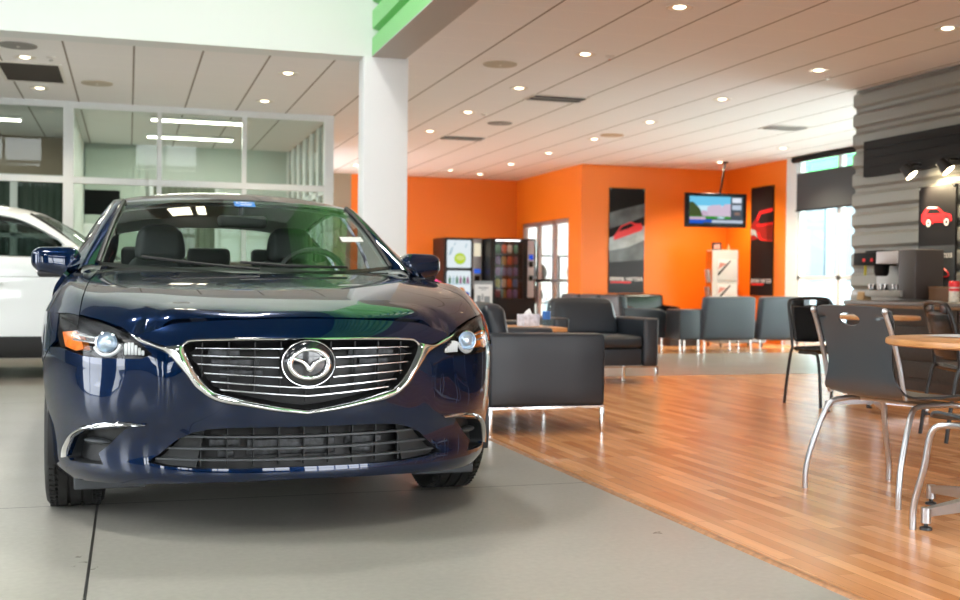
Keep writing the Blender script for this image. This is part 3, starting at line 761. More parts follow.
WM = dict(CARM); WM['paint'] = carpaint('white_paint', (.80, .82, .84), .0, .35, .8)
white = thing('car', 'white crossover with black sill cladding, parked side-on behind the dark blue sedan', 'car', (1.16, 12.12, 0), PI/2)
XF = (1, .97, 1.165)
build_car(white, WM, xf=XF, emblem=False, wheel_r=.37)
for sg in (1, -1):
    pn = Panels(XF)
    lowp = flank([(1.33, .205)])+flank([(y, .205) for y in (2.0, 2.7, 3.42)])+flank([(3.44, .345)])+flank([(y, .345) for y in (2.7, 2.0, 1.34)])
    pn.piece(skin, lowp, step=.05, skirt=.012, off=-.008, xsign=sg)
    for cy in (.96, 3.79):
        o_, i_ = arch(cy, .445, .21), arch(cy, .375, .21)
        pn.piece(skin, flank(o_+i_[::-1]), step=.04, skirt=.012, off=-.010, xsign=sg)
    pn.build('lower_cladding', WM['black_plastic'], white)
# ---------------------------------------------------------------- the room
EXPOSURE = 1.08
CEIL, TALL = 3.05, 6.4
world = bpy.data.worlds.new('daylight'); SC.world = world; world.use_nodes = True
_bg = world.node_tree.nodes['Background']; _bg.inputs[0].default_value = (.93, .97, 1., 1); _bg.inputs[1].default_value = 5.5

def _math(nt, op, a, b=None):
    n = nt.nodes.new('ShaderNodeMath'); n.operation = op
    for i, v in enumerate((a, b)):
        if v is None: continue
        if isinstance(v, (int, float)): n.inputs[i].default_value = v
        else: nt.links.new(v, n.inputs[i])
    return n.outputs[0]
def grid_line(nt, coord, off, pitch, half):
    """1 on a line of half-width `half` every `pitch`, else 0"""
    t = _math(nt, 'FRACT', _math(nt, 'DIVIDE', _math(nt, 'SUBTRACT', coord, off), pitch))
    d = _math(nt, 'ABSOLUTE', _math(nt, 'SUBTRACT', t, .5))
    return _math(nt, 'GREATER_THAN', d, .5-half/pitch)
def _mixc(nt, fac, a, b):
    n = nt.nodes.new('ShaderNodeMix'); n.data_type = 'RGBA'
    if isinstance(fac, (int, float)): n.inputs[0].default_value = fac
    else: nt.links.new(fac, n.inputs[0])
    for i, c in ((6, a), (7, b)):
        if isinstance(c, tuple): n.inputs[i].default_value = (*c, 1)
        else: nt.links.new(c, n.inputs[i])
    return n.outputs[2]
def _xyz(nt):
    tc = nt.nodes.new('ShaderNodeTexCoord'); s = nt.nodes.new('ShaderNodeSeparateXYZ'); nt.links.new(tc.outputs['Object'], s.inputs[0]); return tc, s
def _pri(nt, out, rough=.5, spec=.5):
    b = nt.nodes.new('ShaderNodeBsdfPrincipled'); nt.links.new(b.outputs[0], out.inputs[0]); b.inputs['Roughness'].default_value = rough; b.inputs['Specular IOR Level'].default_value = spec; return b
def _noise(nt, tc, scale, detail=5, stretch=None):
    n = nt.nodes.new('ShaderNodeTexNoise'); n.inputs['Scale'].default_value = scale; n.inputs['Detail'].default_value = detail
    v = tc.outputs['Object']
    if stretch:
        m = nt.nodes.new('ShaderNodeMapping'); m.inputs['Scale'].default_value = stretch; nt.links.new(v, m.inputs[0]); v = m.outputs[0]
    nt.links.new(v, n.inputs['Vector']); return n.outputs['Fac']
def ramp(nt, fac, stops):
    r = nt.nodes.new('ShaderNodeValToRGB'); e = r.color_ramp.elements
    e[0].position, e[0].color = stops[0][0], (*stops[0][1], 1); e[1].position, e[1].color = stops[-1][0], (*stops[-1][1], 1)
    for p, c in stops[1:-1]: q = e.new(p); q.color = (*c, 1)
    nt.links.new(fac, r.inputs[0]); return r.outputs[0]

def m_concrete():
    m, nt, out = _nodes('polished_concrete'); b = _pri(nt, out, .22, .5); tc, s = _xyz(nt)
    c = ramp(nt, _noise(nt, tc, .9, 8), [(.05, (.31, .302, .268)), (.5, (.385, .375, .335)), (.95, (.45, .44, .395))])
    sp = ramp(nt, _noise(nt, tc, 42, 4), [(.2, (.88, .88, .88)), (.8, (1.08, 1.08, 1.08))])
    mx = nt.nodes.new('ShaderNodeMix'); mx.data_type = 'RGBA'; mx.blend_type = 'MULTIPLY'; mx.inputs[0].default_value = 1
    nt.links.new(c, mx.inputs[6]); nt.links.new(sp, mx.inputs[7])
    jx = grid_line(nt, s.outputs[0], -.115, 4.2, .005); jy = grid_line(nt, s.outputs[1], 9.1, 4.2, .005)
    col = _mixc(nt, _math(nt, 'MAXIMUM', jx, jy), mx.outputs[2], (.035, .033, .03)); nt.links.new(col, b.inputs['Base Color'])
    rr = ramp(nt, _noise(nt, tc, 2.2, 6), [(.2, (.26, .26, .26)), (.8, (.36, .36, .36))]); nt.links.new(rr, b.inputs['Roughness'])
    return m
def m_wood():
    m, nt, out = _nodes('oak_laminate'); b = _pri(nt, out, .24, .5); tc, s = _xyz(nt)
    mp = nt.nodes.new('ShaderNodeMapping'); mp.inputs['Rotation'].default_value = (0, 0, PI/2); nt.links.new(tc.outputs['Object'], mp.inputs[0])
    def brick(w, h, c1, c2, mort, off):
        t = nt.nodes.new('ShaderNodeTexBrick'); t.offset = off; t.inputs['Scale'].default_value = 1; t.inputs['Brick Width'].default_value = w; t.inputs['Row Height'].default_value = h
        t.inputs['Mortar Size'].default_value = mort; t.inputs['Mortar Smooth'].default_value = .2; t.inputs['Bias'].default_value = 0
        t.inputs['Color1'].default_value = (*c1, 1); t.inputs['Color2'].default_value = (*c2, 1); t.inputs['Mortar'].default_value = (*[x*.62 for x in c1], 1)
        nt.links.new(mp.outputs[0], t.inputs['Vector']); return t.outputs['Color']
    a = brick(.62, .066, (.52, .205, .066), (.86, .44, .19), .0012, .37)
    g = ramp(nt, _noise(nt, tc, 3.0, 6, (14, .9, 1)), [(.25, (.88, .86, .84)), (.75, (1.08, 1.07, 1.06))])
    mx = nt.nodes.new('ShaderNodeMix'); mx.data_type = 'RGBA'; mx.blend_type = 'MULTIPLY'; mx.inputs[0].default_value = 1
    nt.links.new(a, mx.inputs[6]); nt.links.new(g, mx.inputs[7]); nt.links.new(mx.outputs[2], b.inputs['Base Color'])
    return m
def m_tile():
    m, nt, out = _nodes('grey_floor_tile'); b = _pri(nt, out, .28, .5); tc, s = _xyz(nt)
    c = ramp(nt, _noise(nt, tc, 2.5, 6), [(.3, (.23, .195, .165)), (.7, (.34, .30, .26))])
    g = _math(nt, 'MAXIMUM', grid_line(nt, s.outputs[0], .2, .45, .003), grid_line(nt, s.outputs[1], .1, .45, .003))
    nt.links.new(_mixc(nt, g, c, (.16, .14, .12)), b.inputs['Base Color']); return m
def m_ceiling():
    m, nt, out = _nodes('ceiling_tile'); b = _pri(nt, out, .85, .2); tc, s = _xyz(nt)
    base = ramp(nt, _noise(nt, tc, 120, 3), [(.3, (.83, .815, .815)), (.7, (.88, .865, .865))])
    gy = grid_line(nt, s.outputs[1], 8.142, .6205, .006); gx = grid_line(nt, s.outputs[0], 3.085, .61, .009)
    c = _mixc(nt, gy, base, (.93, .90, .88)); c = _mixc(nt, gx, c, (.27, .235, .20)); nt.links.new(c, b.inputs['Base Color']); return m
M_CONC, M_WOOD, M_TILE, M_CEIL = m_concrete(), m_wood(), m_tile(), m_ceiling()
M_WHITE = mat('white_paint_wall', (.76, .785, .785), .75, bump=(90, .05)); M_BEIGE = mat('beige_wall', (.34, .28, .21), .8)
M_ORANGE = mat('orange_wall', (.90, .205, .006), .42, spec=.5, bump=(120, .04)); M_GREENP = mat('green_metal', (.19, .56, .17), .38)
M_FRAME = mat('white_aluminium', (.72, .75, .76), .35); M_ALU = mat('silver_aluminium', (.45, .47, .49), .35, .6)
M_SOFFIT = mat('grey_soffit', (.46, .44, .42), .7); M_DARKC = mat('dark_ceiling', (.10, .105, .11), .8)
M_GLASS = glass('window_glass', (.90, .95, .93), 1.5); M_GLASSG = glass('green_office_glass', (.84, .88, .86), 1.28)
M_BLACK = mat('black_satin', (.007, .007, .0075), .5, spec=.15); M_STEEL = mat('galvanised_metal', (.25, .25, .232), .42, .3)
M_SHADE = mat('charcoal_shade', (.05, .055, .06), .7); M_CHROME = CARM['chrome']

def slab(name, x0, x1, y0, y1, z0, z1, m, label=None, cat=None):
    mb = MB(); mb.box(x0, x1, y0, y1, z0, z1); return struct(mb.build(name, m), label, cat)
# floors
slab('floor', -10, 2.065, -6, 10.62, -.10, 0, M_CONC, 'polished grey concrete showroom floor under the blue car', 'floor')
slab('floor_wood', 2.085, 7.5, -6, 10.62, -.10, .004, M_WOOD, 'orange oak plank floor of the cafe area', 'floor')
mb = MB(); mb.prism([(2.055, 0), (2.062, .006), (2.075, .009), (2.09, .0045), (2.09, -.02), (2.055, -.02)], -6, 10.62, axis='Y')
struct(mb.build('trim_1', mat('edge_strip', (.42, .21, .10), .4, noise=(40, .3))), 'wooden edging strip between the concrete and the plank floor', 'floor edging')
slab('floor_tile', -10, 10.33, 10.62, 14.22, -.10, 0, M_TILE, 'grey tiled walkway crossing between the two wooden floors', 'floor')
slab('floor_lounge', 2.48, 10.33, 14.22, 21.6, -.10, .002, M_WOOD, 'orange oak plank floor of the far lounge', 'floor')
slab('floor_office', -10, 2.48, 14.22, 21.6, -.10, 0, mat('office_carpet', (.20, .19, .17), .9), 'office floor behind the glazed front', 'floor')
slab('ground_outside', 10.6, 60, -40, 60, -.2, -.06, mat('pavement_sunlit', (.75, .75, .73), .9), 'pavement coloured as sunlit outside the windows', 'ground')  # albedo raised to stand in for sunlight on the paving
mb = MB(); mb.box(-60, 60, -60, -6.15, -.2, -.06); mb.box(-60, -10.2, -6.15, 60, -.2, -.06)
struct(mb.build('ground_forecourt', mat('forecourt', (.72, .72, .70), .9)), 'forecourt paving coloured as sunlit outside the front windows', 'ground')  # colour whitened in place of sunshine, to bounce light up to the ceilings
# ceilings
slab('ceiling', 2.48, 10.33, -6, 21.6, CEIL, CEIL+.06, M_CEIL, 'low suspended ceiling of tiles over the cafe and lounge', 'ceiling')
slab('ceiling_office', -10, 2.48, 10.68, 21.6, CEIL, CEIL+.06, M_CEIL, 'low suspended tile ceiling in front of and over the offices', 'ceiling')
slab('ceiling_tall', -10.2, 2.5, -6.2, 10.7, TALL, TALL+.1, M_DARKC, 'dark high ceiling over the showroom', 'ceiling')
# header, column, green bulkhead
slab('wall_header', -10, 2.30, 10.4, 10.68, CEIL-.004, TALL, M_WHITE, 'white header wall above the low ceiling behind the blue car', 'wall')
slab('soffit', 2.158, 2.478, -6, 10.4, CEIL-.006, CEIL+.004, M_SOFFIT, 'grey soffit under the green bulkhead', 'soffit')
mb = MB(); n = 0; z = CEIL+.005; prof = []
while z < TALL-.02:
    prof += [(2.160, z), (2.160, z+.165), (2.222, z+.185), (2.222, z+.235)]; z += .255
pr = [p for p in prof if p[1] < TALL]+[(2.30, TALL), (2.30, CEIL+.005)]
mb.prism(pr, -6, 10.398, axis='Y'); struct(mb.build('wall_bulkhead', M_GREENP, angle=20), 'bright green ribbed metal bulkhead above the plank floor edge', 'bulkhead')
slab('wall_bulkhead_back', 2.30, 2.478, -6, 10.68, CEIL+.06, TALL, M_WHITE)
mb = MB(); mb.rbox(2.085, 2.508, 10.39, 10.64, 0, CEIL-.002, .006)
struct(mb.build('column', M_WHITE), 'square white column at the end of the green bulkhead', 'column')
# orange and other far walls
DY0, DY1, DZ = 18.78, 21.28, 2.15
slab('wall_front_orange', 7.5, 10.45, 18.2, 18.35, 0, CEIL, M_ORANGE, 'bright orange wall with the tall poster behind the lounge', 'wall')
mb = MB(); mb.box(7.5, 7.62, 18.35, DY0, 0, CEIL); mb.box(7.5, 7.62, DY1, 21.75, 0, CEIL); mb.box(7.5, 7.62, DY0, DY1, DZ, CEIL)
struct(mb.build('wall_side_orange', M_ORANGE), 'orange side wall above and around the glazed double door', 'wall')
slab('wall_back_orange', 4.10, 7.62, 21.6, 21.75, 0, CEIL, M_ORANGE, 'orange back wall behind the vending machines', 'wall')
slab('wall_back_beige', 2.48, 4.10, 21.6, 21.75, 0, CEIL, M_BEIGE, 'dull beige back wall beside the glazed office', 'wall')
slab('wall_right_orange', 10.33, 10.48, 16.25, 18.35, 0, CEIL, M_ORANGE, 'orange wall right of the television corner', 'wall')
slab('wall_right_pier', 10.33, 10.48, 15.96, 16.25, 0, CEIL, M_WHITE, 'narrow white pier beside the big window', 'wall')
slab('wall_kitchen_end', 7.56, 10.33, 10.20, 10.34, 0, CEIL, M_WHITE)
# baseboards of the orange walls
mb = MB(); mb.box(7.49, 10.33, 18.188, 18.2, .002, .10); struct(mb.build('baseboard_back', M_BLACK), 'black baseboard under the orange wall', 'baseboard')
# corrugated wall: broad flat ribs with narrow valleys running along the wall
mb = MB(); pr = []
for k in range(0, int(CEIL/.0106)+1):
    z = k*.0106; t = abs(((z+.045) % .2125)/.2125-.5)
    pr.append((7.390+.040*(1-min(1, max(0, (t-.10)/.13))**1.0*1.0) if t < .23 else 7.390, min(z, CEIL-.002)))
pr += [(7.50, CEIL-.002), (7.50, 0)]
mb.prism(pr, -6, 10.36, axis='Y'); struct(mb.build('wall_right', M_STEEL, angle=60), 'grey corrugated metal wall behind the coffee counter', 'wall')
slab('wall_right_backing', 7.50, 7.56, -6, 10.36, 0, CEIL, M_BLACK)
# front and left glazing of the showroom (behind and beside the camera)
M_PIER = mat('pier_grey', (.10, .10, .105), .7)
mb = MB()
for x in np.arange(-10, 7.6, 1.1): mb.box(x-.035, x+.035, -6.1, -5.98, 0, CEIL if x > 2.3 else TALL)
for z in (.06, 1.05, 2.3, 3.05, 4.3): mb.box(-10, 7.5 if z < 3.1 else 2.3, -6.1, -5.98, z-.05, z+.05)
struct(mb.build('window_front_frame', M_FRAME), 'white mullions of the showroom front glazing', 'window')
mb = MB()
for x0, x1 in ((-10, -8.4), (-6.2, -4.0), (-2.4, .2), (1.9, 2.6)): mb.box(x0, x1, -6.15, -5.95, 0, TALL)
mb.box(-10, 2.3, -6.15, -5.95, 2.6, 4.2); mb.box(-10, 2.3, -6.15, -5.95, 0, .75); mb.box(-10, 2.3, -6.15, -5.95, 5.6, TALL)
struct(mb.build('wall_front', M_PIER), 'dark piers between the front windows', 'wall')
mb = MB()
for y in np.arange(-6, 10.5, 1.9): mb.box(-10.1, -9.98, y-.04, y+.04, 0, 5.9)
for z in (.06, 2.3, 5.86): mb.box(-10.1, -9.98, -6, 10.5, z-.04, z+.04)
mb.box(-10.1, -9.98, -6, 10.5, 2.95, 3.9)
mw = MB()  # unseen solid stretches, added to cut side-window light on paint and lounge
for y0, y1 in ((-6, -5.2), (-4.4, -2.6), (-1.8, .4), (1.6, 3.6), (6.6, 10.5)): mw.box(-10.14, -9.96, y0, y1, 0, 5.9 if y0 < 1 else 2.96)
mw.box(-10.14, -9.96, -6, .4, 2.9, 5.9); struct(mw.build('wall_left_added_piers', M_PIER), 'unseen dark piers added between the side windows to cut light', 'wall')
struct(mb.build('window_left_frame', M_FRAME), 'white mullions of the showroom side glazing', 'window')
slab('wall_left', -10.15, -10, -6, 21.7, 5.9, TALL, M_WHITE)
slab('wall_left_office', -10.15, -10, 10.5, 21.7, 0, CEIL, M_WHITE)
slab('wall_front_upper', 2.3, 7.6, -6.15, -5.98, CEIL, TALL, M_WHITE)

# big window on the right
def window(name, label, frames, panes, mf, mg, parent=None):
    w = thing(name, label, 'window'); w['kind'] = 'structure'
    mb = MB()
    for b in frames: mb.box(*b)
    mb.build('window_frame', mf, w)
    for p in panes:
        mb = MB(); mb.box(*p); mb.build('pane', mg, w)
    return w
ys = [15.94, 14.84, 13.74, 12.64, 11.54, 10.36]
fr = [(10.36, 10.44, y-.05, y+.05, 0, CEIL) for y in ys]+[(10.36, 10.44, 10.36, 15.96, z0, z1) for z0, z1 in ((0, .08), (1.07, 1.13), (2.98, 3.05))]
win = window('window_1', 'tall bright window beside the corrugated wall with a half lowered charcoal shade', fr, [(10.395, 10.401, ys[i+1]+.05, ys[i]-.05, .08, 2.98) for i in range(5)], M_FRAME, M_GLASS)
sh = thing('roller_shade', 'charcoal roller shade half lowered over the tall bright window', 'shade', (10.33, 13.2, 3.0))
mb = MB(); mb.cyl((-.06, -2.78, 0), (-.06, 2.76, 0), .049, n=16); mb.build('shade_roller', M_BLACK, sh)
mb = MB(); mb.box(-.035, -.032, -2.74, 2.70, -.81, -.22)
mb.build('shade_cloth', M_SHADE, sh)
mb = MB(); mb.box(-.047, -.022, -2.75, 2.71, -.835, -.81); mb.build('hem_bar', M_BLACK, sh)
cn = thing('awning', 'green awning fascia outside the tall window', 'awning', (13.4, 13, 0))
mb = MB(); mb.box(-.2, .1, -9, 9, 3.12, 4.4); mb.build('fascia', mat('awning_green', (.03, .42, .10), .5), cn)
mb = MB()
for y in (-6.0, -1.2, 3.2): mb.box(-.13, .03, y-.09, y+.09, -.06, 3.28)
mb.build('post', M_FRAME, cn)

nbd = thing('building', 'pale blue grey building across the forecourt outside the tall window', 'building', (20, 28.5, 0))
mb = MB(); mb.box(0, 2, -2.6, 2.2, -.06, 6); mb.build('facade', mat('facade_bluegrey', (.34, .41, .45), .7), nbd)
for k in range(3):
    mb = MB(); mb.box(-.05, .02, -2.2+1.5*k, -1.2+1.5*k, 1.2, 3.4); mb.build('window', mat('facade_glass_%d' % k, (.10, .14, .17), .3), nbd)

# high-bay lamps over the showroom
for i, (x, y, lab) in enumerate(((-6.5, -2.0, 'high-bay lamp over the showroom, far left front'), (-6.5, 4.5, 'high-bay lamp over the showroom, far left rear'), (-2.4, -2.0, 'high-bay lamp over the showroom, left of the camera'), (-2.4, 4.5, 'high-bay lamp over the showroom, left of the blue car'), (.7, .5, 'high-bay lamp over the showroom, above the camera'), (.7, 7.2, 'high-bay lamp over the showroom, above the blue car'))):
    t = thing('high_bay_lamp', lab, 'lamp', (x, y, TALL-.75), 0, 'high-bay lamps of the showroom')
    mb = MB(); mb.lathe([(.06, .30), (.08, .22), (.30, .02), (.31, .0), (.29, .0), (.07, .20)], 28); mb.cyl((0, 0, .25), (0, 0, .752), .02, n=8); mb.build('shade', M_ALU, t)
    mb = MB(); mb.lathe([(0, .03), (.27, .03)], 24); mb.build('lens', emat('high_bay_lens_%d' % i, (1, .95, .86), 14), t)
    L = bpy.data.lights.get('high_bay') or bpy.data.lights.new('high_bay', 'AREA'); L.shape = 'DISK'; L.size = .54; L.energy = 55; L.color = (1, .96, .90)
    lo = bpy.data.objects.new('high_bay', L); COL.objects.link(lo); lo.parent = t; lo.location = (0, 0, .022)

mz = thing('mezzanine_window', 'brown framed upper window high on the white header wall, reflected in the windshield', 'window', (.08, 10.4, 5.95))
mb = MB()
for b in ((-.76, .76, .38, .46), (-.76, .76, -.46, -.38), (-.76, -.68, -.38, .38), (.68, .76, -.38, .38), (.13, .19, -.38, .38)): mb.box(b[0], b[1], -.05, -.002, b[2], b[3])
mb.build('window_frame', mat('mezzanine_brown', (.16, .055, .015), .5), mz)
mb = MB(); mb.box(-.68, .68, -.012, -.002, -.38, .38); mb.build('dark_room', mat('mezzanine_room', (.05, .03, .015), .6), mz)
for x0, x1 in ((-.36, .10), (.22, .40)):
    mb = MB(); mb.box(x0, x1, -.03, -.0125, -.20, .30); mb.build('lit_panel', emat('mezzanine_lamp', (1, .93, .70), 9), mz)

# glazed office at the back left
OF = 14.3
fr = [(-.748, -.632, OF-.06, OF+.06, 0, CEIL), (2.36, 2.475, OF-.06, OF+.06, 0, CEIL), (.322, .376, OF-.04, OF+.04, 0, CEIL), (1.338, 1.392, OF-.04, OF+.04, 0, CEIL),
      (-10, 2.48, OF-.05, OF+.05, 2.975, CEIL), (-10, 2.48, OF-.045, OF+.045, 2.085, 2.16), (-10, 2.48, OF-.045, OF+.045, 0, .12), (-.63, 2.36, OF-.03, OF+.03, .9, .95)]
fr += [(x-.03, x+.03, OF-.04, OF+.04, 0, CEIL) for x in (-1.75, -2.8, -3.9, -5, -6.1)]
pc = [(-.632, .322), (.376, 1.338), (1.392, 2.36), (-1.72, -.748), (-2.77, -1.78)]
pn = [(a, b, OF-.004, OF+.004, z0, z1) for a, b in pc for z0, z1 in ((2.16, 2.975), (.12, 2.085))]
window('window_2', 'white framed glass front of the offices behind the two cars', fr, pn, M_FRAME, M_GLASSG)
fr = []; pn = []
for k in range(7):
    y = OF+.35+k*.62; fr += [(2.43, 2.48, y-.07, y+.07, 0, CEIL-.03)]
fr += [(2.43, 2.48, OF+.06, 18.4, z, z+.07) for z in (2.09, .0)]
window('window_3', 'glazed office side wall with closely spaced white uprights behind the column', fr, [(2.450, 2.456, OF+.06, 18.4, .07, CEIL-.03)], M_FRAME, M_GLASSG)
M_BLIND = mat('pale_green_blind', (.52, .60, .53), .7)
slab('wall_office_back', -10, 2.48, 18.4, 18.5, 0, CEIL, mat('office_wall', (.54, .60, .55), .8), 'pale green rear wall of the glazed office', 'wall')
mb = MB(); mb.box(-.70, -.66, OF+.06, 18.4, 0, CEIL); struct(mb.build('wall_office_partition', mat('office_wall_pale', (.60, .66, .62), .8)), 'partition between the two offices', 'wall')
bl = thing('vertical_blind', 'pale green vertical blind covering the left half of the office rear wall', 'blind', (0, 18.34, 0))
for k in range(10):
    x = -.60+k*.088; mb = MB(); mb.box(x-.041, x+.041, -.006, .012, .3, 2.98)
    sl = mb.build('blind_slat', M_BLIND, bl); 
wf = [(.30, .36, 18.30, 18.36, .9, 2.50), (1.30, 1.36, 18.30, 18.36, .9, 2.50), (.30, 1.36, 18.30, 18.36, 2.44, 2.50), (.30, 1.36, 18.30, 18.36, .9, .96)]
w4 = thing('window_4', 'interior window with grey green curtain on the office rear wall', 'window'); w4['kind'] = 'structure'
mb = MB()
for b in wf: mb.box(*b)
mb.build('window_frame', M_FRAME, w4)
mb = MB(); mb.grid(lambda u, v: (.36+.94*u, 18.345+.016*math.sin(u*60), .96+1.48*v), 90, 1); mb.build('curtain', mat('curtain_greygreen', (.16, .18, .14), .85), w4)
fr = [(-10, -.70, 17.9, 17.98, z, z+.07) for z in (2.42, 1.55, 0)]+[(x-.05, x+.05, 17.9, 17.98, 0, 2.49) for x in (-1.62, -3.2, -4.8)]
w5 = window('window_5', 'inner glazed partition with grey curtain in the far left office', fr, [(-10, -.72, 17.935, 17.94, .07, 2.42)], M_FRAME, M_GLASSG)
mb = MB(); mb.grid(lambda u, v: (-6+5.28*u, 18.1+.02*math.sin(u*330), .1+2.3*v), 420, 1); mb.build('curtain', mat('curtain_grey', (.15, .18, .16), .85), w5)
slab('wall_office_bulk', -10, -.70, 17.9, 18.0, 2.49, CEIL, M_BEIGE)
# office lights and furniture glimpsed through the glass
M_TUBE = emat('fluorescent_tube', (1, .92, .76), 6.0)
for i, (x0, x1, y, lab) in enumerate(((.27, 1.47, 15.2, 'long white ceiling light in the office, the one nearer the glass front'), (.25, 1.45, 17.0, 'long white ceiling light in the office, the one nearer the rear wall'), (-2.55, -1.36, 15.9, 'long white ceiling light in the far left office'))):
    t = thing('office_light', lab, 'light', ((x0+x1)/2, y, CEIL), 0, 'long office ceiling lights'); h = (x1-x0)/2
    mb = MB(); mb.box(-h-.02, h+.02, -.11, .11, -.035, .0); mb.build('light_tray', M_FRAME, t)
    mb = MB(); mb.box(-h, h, -.085, .085, -.045, -.034); mb.build('diffuser', M_TUBE, t)
    L = bpy.data.lights.get('tube_glow') or bpy.data.lights.new('tube_glow', 'AREA'); L.shape = 'RECTANGLE'; L.size = 1.15; L.size_y = .16; L.energy = 22; L.color = (1, .95, .84)
    lo = bpy.data.objects.new('tube_glow', L); COL.objects.link(lo); lo.parent = t; lo.location = (0, 0, -.05)
of = thing('office_screen', 'dark monitor on a stand inside the glazed office above the car roof', 'monitor', (-.33, 15.4, 0))
mb = MB(); mb.rbox(-.22, .22, -.02, .02, 1.78, 2.10, .01); mb.build('screen', M_BLACK, of)
mb = MB(); mb.cyl((0, .01, 0), (0, .01, 1.8), .025); mb.cyl((0, .01, 0), (0, .01, .03), .2, n=24); mb.build('stand', M_ALU, of)
pp = thing('whiteboard', 'white board standing in the office left of the blue car roof', 'board', (-.42, 16.6, 0))
mb = MB(); mb.rbox(-.18, .18, -.015, .015, 1.25, 1.72, .006); mb.build('board', mat('board_white', (.85, .87, .86), .4), pp)
mb = MB(); mb.cyl((-.15, .03, 0), (-.15, .03, 1.6), .014, n=8); mb.cyl((.15, .03, 0), (.15, .03, 1.6), .014, n=8); mb.build('leg', M_ALU, pp)

# glazed double door in the orange side wall, added annexe behind
fr = [(7.53, 7.60, y-.05, y+.05, 0, DZ) for y in (DY0+.05, 19.62, 20.45, DY1-.05)]+[(7.53, 7.60, DY0, DY1, z0, z1) for z0, z1 in ((DZ-.08, DZ), (0, .1), (1.0, 1.05))]
d = thing('door_1', 'silver glazed double door in the orange side wall right of the vending machines', 'door'); d['kind'] = 'structure'
mb = MB()
for b in fr: mb.box(*b)
mb.build('door_frame', M_ALU, d)
for a, b in ((DY0+.1, 19.57), (19.67, 20.40), (20.50, DY1-.1)):
    mb = MB(); mb.box(7.562, 7.568, a, b, .1, DZ-.08); mb.build('pane', M_GLASS, d)
mb = MB(); mb.cyl((7.50, 19.72, 1.03), (7.50, 20.36, 1.03), .016); mb.build('push_bar', M_BLACK, d)
# made-up cover beyond the door; its wall and roof cut the daylight
slab('floor_annexe', 7.62, 12.5, 18.35, 24.0, -.1, 0, M_TILE)
slab('ground_side', 7.62, 60, 24.0, 60, -.2, -.06, mat('pavement_side', (.7, .7, .68), .9), 'pale pavement beyond the glazed double door', 'ground')
slab('wall_added_cover', 7.62, 17, 27, 27.2, 0, CEIL, M_WHITE)
slab('ceiling_added_cover', 7.62, 15, 18.36, 27.2, CEIL, CEIL+.06, M_WHITE)
tv2 = thing('shelf_unit', 'dark shelf with bright objects seen through the glazed door', 'shelf', (8.75, 22.6, 0))
mb = MB()
for z in (.02, .55, 1.05, 1.55): mb.box(-.7, .7, -.18, .18, z, z+.03)
for x in (-.7, 0, .7): mb.box(x-.02, x+.02, -.18, .18, .02, 1.58)
mb.build('shelf_frame', mat('dark_brown_wood', (.045, .022, .014), .5), tv2)
for k, (x, z, r, c) in enumerate(((-.45, .58, .16, (.05, .03, .03)), (.05, .05, .2, (.04, .05, .07)), (.4, 1.08, .17, (.45, .30, .08)), (-.35, 1.08, .14, (.06, .04, .03)), (.42, .58, .16, (.5, .45, .4)))):
    mb = MB(); mb.lathe([(0, 0), (r*.7, 0), (r, r*.8), (r*.8, r*1.6), (r*.3, r*2.2), (0, r*2.2)], 18); o = mb.build('vase', mat('vase_%d' % k, c, .4)); o.location = (8.75+x, 22.6, z); tag(o, ('dark vase on the low left of the shelf behind the glazed door', 'blue black jar on the floor level of the shelf behind the door', 'golden vase on the upper right of the shelf behind the glazed door', 'brown vase on the upper left of the shelf behind the glazed door', 'pale vase on the low right of the shelf behind the glazed door')[k], 'vase', 'vases on the shelf behind the glazed door')

# ---- ceiling fittings
M_CAN = mat('can_reflector', (.80, .74, .62), .3, .5); M_LAMP = emat('warm_lamp', (1, .84, .58), 4.0); M_RIM = mat('white_rim', (.75, .72, .68), .5)
first = None
def downlight(x, y, lab, r=.088):
    t = thing('ceiling_light', lab, 'light', (x, y, CEIL), 0, 'round recessed ceiling lights')
    mb = MB(); mb.lathe([(r+.017, -.001), (r+.016, -.007), (r, -.007), (r-.004, -.001)], 28); mb.build('rim', M_RIM, t)
    mb = MB(); mb.lathe([(r-.002, -.004), (r*.8, -.0028), (r*.55, -.0018)], 24); mb.build('reflector', M_CAN, t)
    mb = MB(); mb.lathe([(r*.56, -.003), (r*.3, -.012), (0, -.015)], 20); mb.build('bulb', M_LAMP, t)
    nm, en = ('window_side_beam', 130) if x > 8 else (('back_beam', 12) if y > 18 else ('downlight_beam', 28))
    L = bpy.data.lights.get(nm) or bpy.data.lights.new(nm, 'SPOT'); L.energy = en; L.color = (1, .86, .64); L.spot_size = 2.2; L.spot_blend = .7; L.shadow_soft_size = .05
    lo = bpy.data.objects.new('downlight_beam', L); COL.objects.link(lo); lo.parent = t; lo.location = (0, 0, -.03)
ordn = ['nearest the camera', 'second from the camera', 'third from the camera', 'fourth from the camera', 'fifth from the camera', 'sixth from the camera', 'seventh from the camera', 'farthest from the camera']
for k, (x, y) in enumerate(((3.98, 7.755), (3.98, 9.609), (4.0, 11.5), (3.97, 13.31), (3.97, 15.14))):
    downlight(x, y, 'round ceiling light, %s in the row nearer the green bulkhead' % ordn[k])
for k, (x, y) in enumerate(((6.33, 7.64), (6.39, 9.52), (6.37, 11.35), (6.40, 13.25), (6.40, 15.07), (6.40, 16.92), (6.37, 18.70), (6.40, 20.61))):
    downlight(x, y, 'round ceiling light, %s in the row nearer the corrugated wall' % ordn[k])
downlight(9.44, 14.96, 'round ceiling light over the sky-lit chairs, nearer the tall window')
downlight(9.52, 17.01, 'round ceiling light close to the television and the tall grey poster')
downlight(5.67, 20.12, 'round ceiling light above and in front of the drinks vending machine', .07)
downlight(3.87, 19.95, 'round ceiling light seen in the gap left of the white column')
